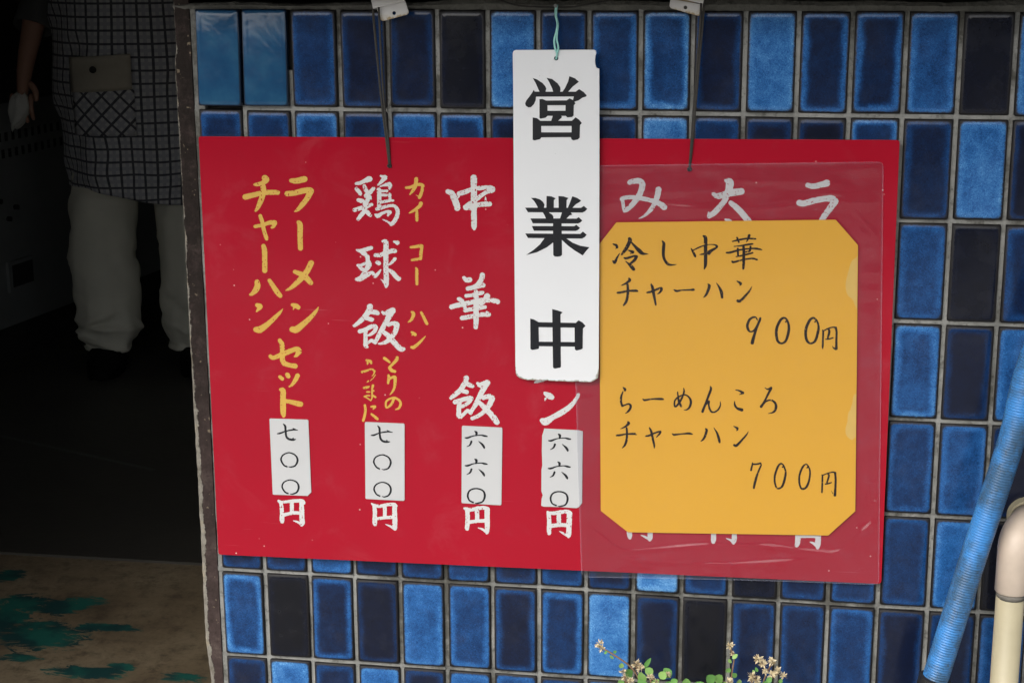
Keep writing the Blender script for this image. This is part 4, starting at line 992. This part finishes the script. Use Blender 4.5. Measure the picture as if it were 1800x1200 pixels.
# ------------------------------------------------------------------ cream drain pipe with elbow
pc = atY(1781, 1000, -.052); pb = atY(1776.5, 1195, -.052); pdn = (pb-pc).normalized(); pdn = Vector((0, 0, -1))
pr = empty('drain_pipe', (pc.x, pc.y, FLOOR)); tag(pr, 'cream plastic pipe with an elbow turning into the tiles', 'pipe')
top = atY(1781, 905, -.052); rim_z = atY(1781, 1049, -.0675).z
MB().tube([Vector((pc.x-.001, pc.y, rim_z+.008)), Vector((pc.x-.001, pc.y, FLOOR-.006))], .0136, 28).build('pipe', M['pvc'], pr, smooth=True)
el = []; er = []
zc = top.z-.029
el = [Vector((pc.x, pc.y, rim_z)), Vector((pc.x, pc.y, rim_z+.001)), Vector((pc.x, pc.y, zc-.012))]
er = [.0155, .0163, .0163]; el[-1].z = min(el[-1].z, zc-.012)
for k in range(9):
    a = math.pi/2*k/8; el.append(Vector((pc.x+.012*(1-math.cos(a)), pc.y+.022*(1-math.cos(a)), zc+.022*math.sin(a)-.010))); er.append(.0163+.0006*math.sin(2*a))
el += [Vector((pc.x+.016, -.014, zc+.0125)), Vector((pc.x+.016, -.0135, zc+.0125))]; er += [.0163, .0150]
MB().tube(el, er, 28).build('elbow', M['pvc_elbow'], pr, smooth=True)
MB().tube([Vector((pc.x-.0005, pc.y, rim_z-.0008)), Vector((pc.x-.0005, pc.y, rim_z-.0062))], [.01445, .01395], 28).build('glue_joint', M['pvc_joint'], pr, smooth=True)
MB().tube([Vector((pc.x+.0162, -.0142, zc+.0125)), Vector((pc.x+.0162, -.0045, zc+.0125))], [.0185, .0195], 28).build('wall_collar', M['pvc'], pr)

# ------------------------------------------------------------------ flowering herb in a pot
PY = -.115
base = Vector((atY(1230, 1200, PY).x, PY, FLOOR))
pot = MB()
prof = [(.0, .0), (.085, .0), (.105, .10), (.125, .24), (.138, .24), (.138, .275), (.122, .275), (.116, .235), (0, .235)]
rings = [[(base.x+r_*math.cos(a), PY-.03+r_*math.sin(a), FLOOR-.008+z_) for a in np.linspace(0, 2*math.pi, 33)[:-1]] for r_, z_ in prof[1:-1]]
po = pot.rings(rings, cap=False); pot.f.append(tuple(range(31, -1, -1))); pot_o = pot.build('plant_pot', M['terracotta'], org=(base.x, PY-.03, FLOOR))
tag(pot_o, 'round terracotta pot holding the flowering herb by the wall', 'plant pot')
so = MB().rings([[(base.x+.117*math.cos(a), PY-.03+.117*math.sin(a), FLOOR+.228) for a in np.linspace(0, 2*math.pi, 25)[:-1]]]); so.f.append(tuple(range(24)))
so.build('soil', M['soil'], pot_o)
herb = empty('herb_plant', (base.x, PY-.03, FLOOR+.23)); tag(herb, 'low green herb with round leaves and dry cream flower heads', 'herb')
rl = random.Random(21)
def leaf_shape(L, Wd, cup):
    v = []; f = []
    prof_ = [(0, .02), (.18, .33), (.45, .5), (.72, .42), (.92, .2), (1, .02)]
    for t, w_ in prof_:
        v += [(-w_*Wd, t*L, cup*(w_**2)*L), (0, t*L, -.10*cup*L*math.sin(t*3)), (w_*Wd, t*L, cup*(w_**2)*L)]
    for i in range(5):
        for k in range(2):
            a = i*3+k; f.append((a, a+1, a+4, a+3))
    return v, f
def put_leaf(parent, c, L, Wd, dirv, nrm, name='leaf', mb=None):
    d = Vector(dirv).normalized(); n = Vector(nrm); n = (n-d*n.dot(d)).normalized(); sx = d.cross(n)
    v, f = leaf_shape(L, Wd, .5)
    w = [Vector(c)+sx*a+d*(b-.5*L)+n*z for a, b, z in v]
    if mb is not None:
        k = len(mb.v); mb.v += [tuple(p) for p in w]; mb.f += [tuple(k+i for i in q) for q in f]; return
    o = pydata(name, w, f, M['leaf'], parent, True); o['seed'] = rl.random(); return o
st = MB()
stems = [[(1060,1139,PY),(1085,1154,PY-.004),(1108,1171,PY-.006),(1124,1195,PY-.01),(1150,1260,PY-.02)],
         [(1284,1140,PY),(1290,1156,PY),(1287,1180,PY-.003),(1283,1215,PY-.006),(1270,1270,PY-.02)],
         [(1336,1163,PY-.004),(1346,1180,PY-.004),(1339,1205,PY-.008),(1310,1280,PY-.02)],
         [(1357,1164,PY-.01),(1349,1180,PY-.006)], [(1368,1182,PY-.006),(1352,1198,PY-.006),(1330,1260,PY-.02)], [(1322,1193,PY-.012),(1318,1240,PY-.02)],
         [(1118,1170,PY-.012),(1128,1195,PY-.012),(1160,1270,PY-.02)], [(1097,1182,PY-.016),(1103,1205,PY-.018),(1140,1270,PY-.02)], [(1143,1193,PY-.02),(1160,1250,PY-.02)]]
for s_i in stems:
    q = [atY(*p) for p in spline(s_i, 6)]
    if s_i[-1][1] > 1230: q += [Vector((base.x+rl.uniform(-.05, .05), PY-.03+rl.uniform(-.03, .03), FLOOR+.24))]
    st.tube(q, .0008, 6)
st.build('stem', M['stem'], herb, smooth=True)
LEAVES = [(1105,1183,11,1,PY-.014),(1129,1189,13,1,PY-.018),(1138,1165,14,.42,PY-.006),(1141,1179,10,.9,PY-.012),(1165,1186,11,1,PY-.018),(1173,1182,12,1,PY-.012),(1185,1197,8,.9,PY-.016),(1206,1199,10,1.1,PY-.014),
 (1249,1193,13,1,PY-.018),(1263,1193,12,1,PY-.012),(1292,1153,6,.9,PY-.004),(1283,1161,6,1.1,PY-.002),(1280,1177,7,1.1,PY-.004),(1291,1186,6,1,PY-.006),(1325,1180,5,.8,PY-.008),(1352,1194,7,.9,PY-.012),(1344,1200,7,.9,PY-.012),(1092,1169,7,1,PY-.006),(1081,1145,6,.7,PY-.002),(1065,1146,5,.7,PY-.002),(1075,1154,6,.7,PY-.004),(1151,1199,11,1,PY-.022),(1129,1201,13,1.1,PY-.024),(1330,1176,5,.7,PY-.008),(1372,1196,6,.8,PY-.01),(1299,1197,7,1,PY-.012),(1092,1199,8,1,PY-.022),(1336,1205,9,1,PY-.014),(1230,1205,11,1.1,PY-.02),(1190,1208,11,1.1,PY-.02),(1273,1206,10,1.1,PY-.02),(1111,1206,10,1,PY-.024),(1172,1203,11,1,PY-.022)]
PXM = 1/1800.
for x, y, r_, asp, yy in LEAVES:
    ang = rl.uniform(-1.0, 1.0)+(1.25 if asp < .5 else 0)
    d = Vector((math.sin(ang), -.25+rl.uniform(-.25, .25), math.cos(ang)*.8+.15)); n = Vector((rl.uniform(-.45, .45), -1, rl.uniform(.1, .75)))
    put_leaf(herb, atY(x, y, yy), 1.95*r_*PXM*rl.uniform(.8, 1.1), 1.55*r_*PXM*asp*rl.uniform(.75, 1.1), d, n)
und = MB()
for k in range(420):
    a = rl.uniform(0, 2*math.pi); rr = math.sqrt(rl.random())*.13; z = FLOOR+.25+rl.random()**.7*.30
    und_c = Vector((base.x+rr*1.15*math.cos(a), PY-.03+rr*.6*math.sin(a), z))
    und_n = Vector((rl.uniform(-.6, .6), -.6, rl.uniform(.2, 1)))
    put_leaf(None, und_c, rl.uniform(.008, .017), rl.uniform(.007, .014), (rl.uniform(-1, 1), rl.uniform(-1, .3), rl.uniform(-.3, 1)), und_n, mb=und)
uo = und.build('lower_foliage', M['leaf'], herb, smooth=True, fix=False); uo['kind'] = 'stuff'; uo['seed'] = .35
def flower(c, s):
    mb = MB(); c = Vector(c)
    for k in range(34):
        d = Vector((rl.gauss(0, 1), rl.gauss(0, .8), rl.gauss(.25, 1))).normalized(); L = s*rl.uniform(.55, 1.05); w_ = s*.17
        sd_ = d.cross(Vector((rl.random(), rl.random(), rl.random()))).normalized()*w_; b = c+d*s*.15
        n = len(mb.v); mb.v += [tuple(b-sd_*.5), tuple(b+d*L*.6-sd_), tuple(b+d*L), tuple(b+d*L*.6+sd_), tuple(b+sd_*.5)]; mb.f.append((n, n+1, n+2, n+3, n+4))
    mb.build('flower_head', M['flower'], herb, fix=False)
for x, y, s, yy in ((1054,1131,10,PY),(1058,1139,8,PY),(1118,1167,11,PY-.012),(1126,1174,9,PY-.012),(1096,1180,9,PY-.016),(1098,1189,8,PY-.016),(1284,1135,9,PY),(1288,1148,6,PY),(1333,1158,10,PY-.004),(1341,1166,10,PY-.004),(1357,1161,9,PY-.01),(1323,1189,11,PY-.012),(1331,1196,9,PY-.012),(1366,1178,9,PY-.006),(1377,1187,8,PY-.006),(1356,1186,9,PY-.008),(1143,1191,9,PY-.02),(1108,1197,8,PY-.02),(1153,1199,8,PY-.022),(1173,1185,7,PY-.014),(1280,1198,10,PY-.014),(1345,1179,7,PY-.006)):
    flower(atY(x, y, yy), s*PXM)

# ------------------------------------------------------------------ refrigerated counter deep in the kitchen
ca, cb_ = atZ(0, 655, FLOOR), atZ(130, 601, FLOOR); cdir = (cb_-ca); cdir.z = 0; cdir.normalize(); cn = Vector((cdir.y, -cdir.x, 0))
cab = empty('counter_fridge', ca, math.atan2(-cn.x, cn.y)+math.pi/2); tag(cab, 'dark steel kitchen counter with vent slots beside the person', 'kitchen counter')
cab.rotation_euler = (0, 0, 0)
def cp(u, n, z): return ca+cdir*u+cn*n+Vector((0, 0, z))
def cbox(u0, u1, n0, n1, z0, z1):
    mb = MB(); c8 = [cp(u, n, z) for z in (z0, z1) for u, n in ((u0, n0), (u1, n0), (u1, n1), (u0, n1))]
    mb.v = [tuple(p) for p in c8]; mb.f = [(0,3,2,1),(4,5,6,7),(0,1,5,4),(1,2,6,5),(2,3,7,6),(3,0,4,7)]; return mb
zb_ = .13; H = .81
cbox(-1.0, 1.25, -.62, -.0, zb_, H-.035).build('body', M['steel'], cab)
cbox(-1.0, 1.25, -.60, -.05, .006, zb_-.001).build('plinth', M['slot'], cab)
cbox(-1.02, 1.27, -.64, .018, H-.034, H).build('worktop', M['steel'], cab)
for k in range(22):
    for row, zz in enumerate((H-.115, H-.165)):
        u = -.02+k*.034+row*.012
        cbox(u, u+.012, .0005, .003, zz, zz+.026).build('vent_slot', M['slot'], cab)
hu = (atZ(35, 540, FLOOR)-ca).dot(cdir)
cbox(.07, .20, .0005, .012, .235, .33).build('handle', M['steel'], cab); cbox(.085, .19, .0125, .014, .25, .318).build('handle_recess', M['slot'], cab)
for u, z in ((.06, .52), (.10, .46), (.14, .49)):
    c = cp(u, .0, z); MB().tube([c, c+cn*.012], .008, 10).build('knob', M['slot'], cab)

# ------------------------------------------------------------------ the cook in a checked apron
foot = atZ(273, 642, FLOOR+.006)
pd = CAM-foot; PR = math.atan2(pd.y, pd.x)+math.pi/2-R(8)
person = empty('person', foot, PR); tag(person, 'person in a checked apron and pale trousers standing in the dark kitchen', 'person')
def chain_mesh(name, verts, edges, radii, mat, parent, roots=(0,), sub=2):
    me = bpy.data.meshes.new(name); me.from_pydata(verts, edges, []); o = link(name, me, M[mat], parent)
    md = o.modifiers.new('skin', 'SKIN'); md.use_smooth_shade = True; md.branch_smoothing = .4
    sv = me.skin_vertices[0].data
    for i, r_ in enumerate(radii): sv[i].radius = r_ if isinstance(r_, tuple) else (r_, r_); sv[i].use_root = i in roots
    s2 = o.modifiers.new('subdivision', 'SUBSURF'); s2.levels = sub; s2.render_levels = sub
    dg = bpy.context.evaluated_depsgraph_get(); dg.update()
    m2 = bpy.data.meshes.new_from_object(o.evaluated_get(dg)); o.modifiers.clear(); o.data = m2; m2.name = name
    for p in m2.polygons: p.use_smooth = True
    return o
V = []; E = []; RR = []; roots = []
def node(p, r_, frm=None, root=False):
    V.append(p); RR.append(r_); i = len(V)-1
    if frm is not None: E.append((frm, i))
    if root: roots.append(i)
    return i
pel = node((0, .02, .84), (.135, .10), None, True); wst = node((0, .0, 1.00), (.125, .095), pel); ch = node((0, -.01, 1.20), (.14, .10), wst); nk0 = node((0, .0, 1.335), (.075, .06), ch)
nk = node((0, -.01, 1.40), .052, nk0); hd0 = node((0, -.02, 1.45), (.060, .068), nk); hd1 = node((0, -.03, 1.52), (.072, .088), hd0); hd2 = node((0, -.02, 1.59), (.066, .082), hd1); node((0, -.012, 1.635), (.035, .045), hd2)
for s in (-1, 1):
    hp = node((.09*s, .02, .80), .088, pel); kn = node((.125*s, -.01, .46), .058, hp); an = node((.13*s, .03, .09), .042, kn); node((.14*s, -.07, .045), (.042, .03), an)
    sh = node((.165*s, .0, 1.30), .055, nk0); elb = node((.285*s, .02, 1.085), .040, sh); wr = node((.315*s, -.06, .925), .027, elb)
    pm = node((.322*s, -.075, .865), (.038, .020), wr); node((.324*s, -.082, .835), (.036, .018), pm)
    for k, (dx, L) in enumerate(((-.027, .062), (-.009, .072), (.009, .068), (.027, .054))):      # four fingers, bent round the cloth
        x = .324*s+dx*s; a = node((x, -.082, .850), .0085, None, True); b = node((x+.004*s, -.092, .820), .0085, a); c = node((x+.002*s, -.098+.006, .820-L*.45), .0075, b); node((x-.002*s, -.084, .820-L*.8), .0062, c)
    a = node((.300*s, -.086, .882), .010, None, True); b = node((.280*s, -.104, .855), .0095, a); node((.280*s, -.110, .826), .0075, b)
body = chain_mesh('body', V, E, RR, 'skin', person, roots)
# face, hair
def ell(name, c, r3, mat, parent, cut=None, n=14):
    mb = MB(); rings = []
    for i in range(1, n):
        t = math.pi*i/n; rings.append([(c[0]+r3[0]*math.sin(t)*math.cos(a), c[1]+r3[1]*math.sin(t)*math.sin(a), c[2]+r3[2]*math.cos(t)) for a in np.linspace(0, 2*math.pi, 19)[:-1]])
    mb.rings(rings, cap=True); me = bpy.data.meshes.new(name); me.from_pydata(mb.v, [], mb.f)
    for p in me.polygons: p.use_smooth = True
    return link(name, me, M[mat], parent)
ell('nose', (0, -.115, 1.525), (.014, .020, .022), 'skin', person)
ell('mouth', (0, -.108, 1.478), (.024, .008, .006), 'shirt', person)
for s in (-1, 1):
    ell('eye', (.030*s, -.100, 1.548), (.013, .010, .008), 'eye_white', person); ell('ear', (.078*s, -.01, 1.53), (.010, .022, .032), 'skin', person)
ell('hair', (0, .006, 1.585), (.084, .095, .075), 'hair', person)
def loft(name, secs, mat, parent, nseg=48, fold=0, seed=0, uv=False, hem=0, creases=0):
    """secs: (z, cx, cy, rx, ry) rings from top to bottom, with cloth folds"""
    q = spline(secs, 6 if not creases else 9); rc = random.Random(seed+40)
    CR = [(rc.uniform(.04, .62)**1.0, rc.uniform(0, 6.283), rc.uniform(.35, .95), rc.uniform(-.09, .09), rc.choice((-1, -1, 1))*rc.uniform(.005, .011), rc.uniform(.009, .018)) for _ in range(creases)]+[(rc.uniform(.05, .15), rc.uniform(0, 6.283), rc.uniform(.6, 1.4), rc.uniform(-.03, .03), .006, .010) for _ in range(creases//3)]
    rings = []; n = len(q); uvs = []; vlen = 0
    for i, (z, cx, cy, rx, ry) in enumerate(q):
        t = i/(n-1); rg = []
        for j in range(nseg):
            a = 2*math.pi*j/nseg
            f = fold*t*(vnoise(np.array([(math.cos(a)+2)*2.6]), np.array([(math.sin(a)+2)*2.6+z*.8]), seed)[0]-.5)*2 + fold*.7*(vnoise(np.array([(math.cos(a)+2)*3]), np.array([(math.sin(a)+2)*2+z*16]), seed+3)[0]-.5)*2
            for z0, a0, wd, sl, am, tk in CR:
                da = (a-a0+math.pi) % (2*math.pi)-math.pi
                if abs(da) < wd*1.6: f += am*math.exp(-((z-z0-sl*da)/tk)**2)*max(0, 1-(da/(wd*1.6))**2)
            rg.append((cx+(rx+f)*math.cos(a), cy+(ry+f)*math.sin(a), z+(hem*t**3*-math.cos(a))+(.006*math.sin(3*a+seed) if i in (n-1,) else 0)))
        rings.append(rg)
    mb = MB().rings(rings); me = bpy.data.meshes.new(name); me.from_pydata(mb.v, [], [tuple(reversed(f_)) for f_ in mb.f])
    if uv:
        ul = me.uv_layers.new(name='UVMap')
        circ_len = [0.]
        mid = q[len(q)//2]
        for j in range(nseg):
            a0, a1 = 2*math.pi*j/nseg, 2*math.pi*(j+1)/nseg
            circ_len.append(circ_len[-1]+math.hypot(mid[3]*(math.cos(a1)-math.cos(a0)), mid[4]*(math.sin(a1)-math.sin(a0))))
        for p in me.polygons:
            js = [me.loops[li].vertex_index % nseg for li in p.loop_indices]; wrap = max(js)-min(js) > 1
            for li in p.loop_indices:
                vi = me.loops[li].vertex_index; j = vi % nseg
                ul.data[li].uv = (circ_len[j if not (wrap and j == 0) else nseg], me.vertices[vi].co.z)
    for p in me.polygons: p.use_smooth = True
    o = link(name, me, M[mat], parent); sm = o.modifiers.new('thickness', 'SOLIDIFY'); sm.thickness = .004
    return o
for s in (-1, 1):
    tr = loft('trouser_leg', [(.84, .085*s, .02, .10, .115), (.62, .112*s, .0, .095, .108), (.46, .130*s, -.008, .101, .108), (.30, .134*s, .0, .104, .108), (.18, .134*s, .006, .104, .106), (.135, .134*s, .008, .101, .104), (.10, .134*s, .008, .088, .096), (.078, .134*s, .006, .074, .090), (.066, .135*s, .004, .075, .092)], 'trousers', person, 96, .010, 5+s, creases=26)
    shn = loft('shoe', [(.080, .14*s, .0, .030, .055), (.066, .14*s, -.025, .048, .105), (.035, .14*s, -.04, .056, .135), (.002, .14*s, -.04, .056, .140)], 'shoe', person, 30, 0)
    e1 = Vector((.165*s, 0, 1.31)); e2 = Vector((.285*s, .02, 1.075)); mbs = MB()
    mbs.tube([e1+Vector((-.03*s, 0, .02)), e1, e1.lerp(e2, .5), e2, Vector((.296*s, -.005, 1.03))], [.075, .074, .062, .055, .058], 20, cap=False)
    me = bpy.data.meshes.new('sleeve'); me.from_pydata(mbs.v, [], mbs.f)
    for p in me.polygons: p.use_smooth = True
    so_ = link('sleeve', me, M['shirt'], person); so_.modifiers.new('thickness', 'SOLIDIFY').thickness = .004
apr = loft('apron', [(1.345, 0, 0, .11, .085), (1.30, 0, 0, .185, .115), (1.20, 0, -.01, .225, .15), (1.05, 0, -.012, .232, .165), (.92, 0, -.012, .242, .18), (.80, 0, -.012, .240, .185), (.70, 0, -.012, .228, .18), (.60, 0, -.012, .220, .172), (.545, 0, -.012, .216, .168)], 'check', person, 96, .020, 2, uv=True, hem=.03)
# pocket with a plain flap on the apron's front, curved with the cloth
def patch(name, x0, x1, z0, z1, mat, bulge, skew=0, nx_=14, nz_=8):
    v = []; f = []; uvl = []
    for j in range(nz_+1):
        for i in range(nx_+1):
            u, w_ = i/nx_, j/nz_; x = x0+(x1-x0)*u; z = z0+(z1-z0)*w_+skew*(u-.5)
            t = max(-.97, min(.97, x/.236)); y = -.012-.183*math.sqrt(1-t*t)-.012-bulge*math.sin(math.pi*u)*math.sin(math.pi*min(1, w_+.2)); v.append((x, y, z)); uvl.append((x, z))
    for j in range(nz_):
        for i in range(nx_):
            a = j*(nx_+1)+i; f.append((a, a+1, a+nx_+2, a+nx_+1))
    me = bpy.data.meshes.new(name); me.from_pydata(v, [], f); ul = me.uv_layers.new(name='UVMap')
    for p in me.polygons:
        p.use_smooth = True
        for li in p.loop_indices: ul.data[li].uv = uvl[me.loops[li].vertex_index]
    o = link(name, me, M[mat], apr); o.modifiers.new('thickness', 'SOLIDIFY').thickness = .003; return o
patch('pocket', -.168, .015, .735, .878, 'check_bias', .012)
patch('pocket_flap', -.172, .010, .862, .962, 'beige_cloth', .016, .012)
ell('button', (-.096, -.215, .925), (.010, .006, .010), 'slot', apr)
# crumpled white cloth in the hand on the left of the picture
cc = Vector((-.326, -.100, .800)); mbt = MB(); rings = []
for i in range(1, 16):
    t = math.pi*i/16; rg = []
    for a in np.linspace(0, 2*math.pi, 25)[:-1]:
        k = .75+.5*float(vnoise(np.array([math.cos(a)*2.2+9+i*.16]), np.array([math.sin(a)*2.2+9+i*.23]), 4)[0])
        rg.append(cc+Vector((.030*k*math.sin(t)*math.cos(a)-.014*max(0, t-1.3), .024*k*math.sin(t)*math.sin(a), .055*math.cos(t)*k)))
    rings.append(rg)
mbt.rings(rings, cap=True)
Mw = Matrix.Translation(foot) @ Matrix.Rotation(PR, 4, 'Z')
mbt.v = [tuple(Mw @ Vector(p)) for p in mbt.v]
to = mbt.build('towel', M['towel'], org=Mw @ cc, smooth=True); tag(to, 'small crumpled white cloth held in the hand of the person', 'cloth')
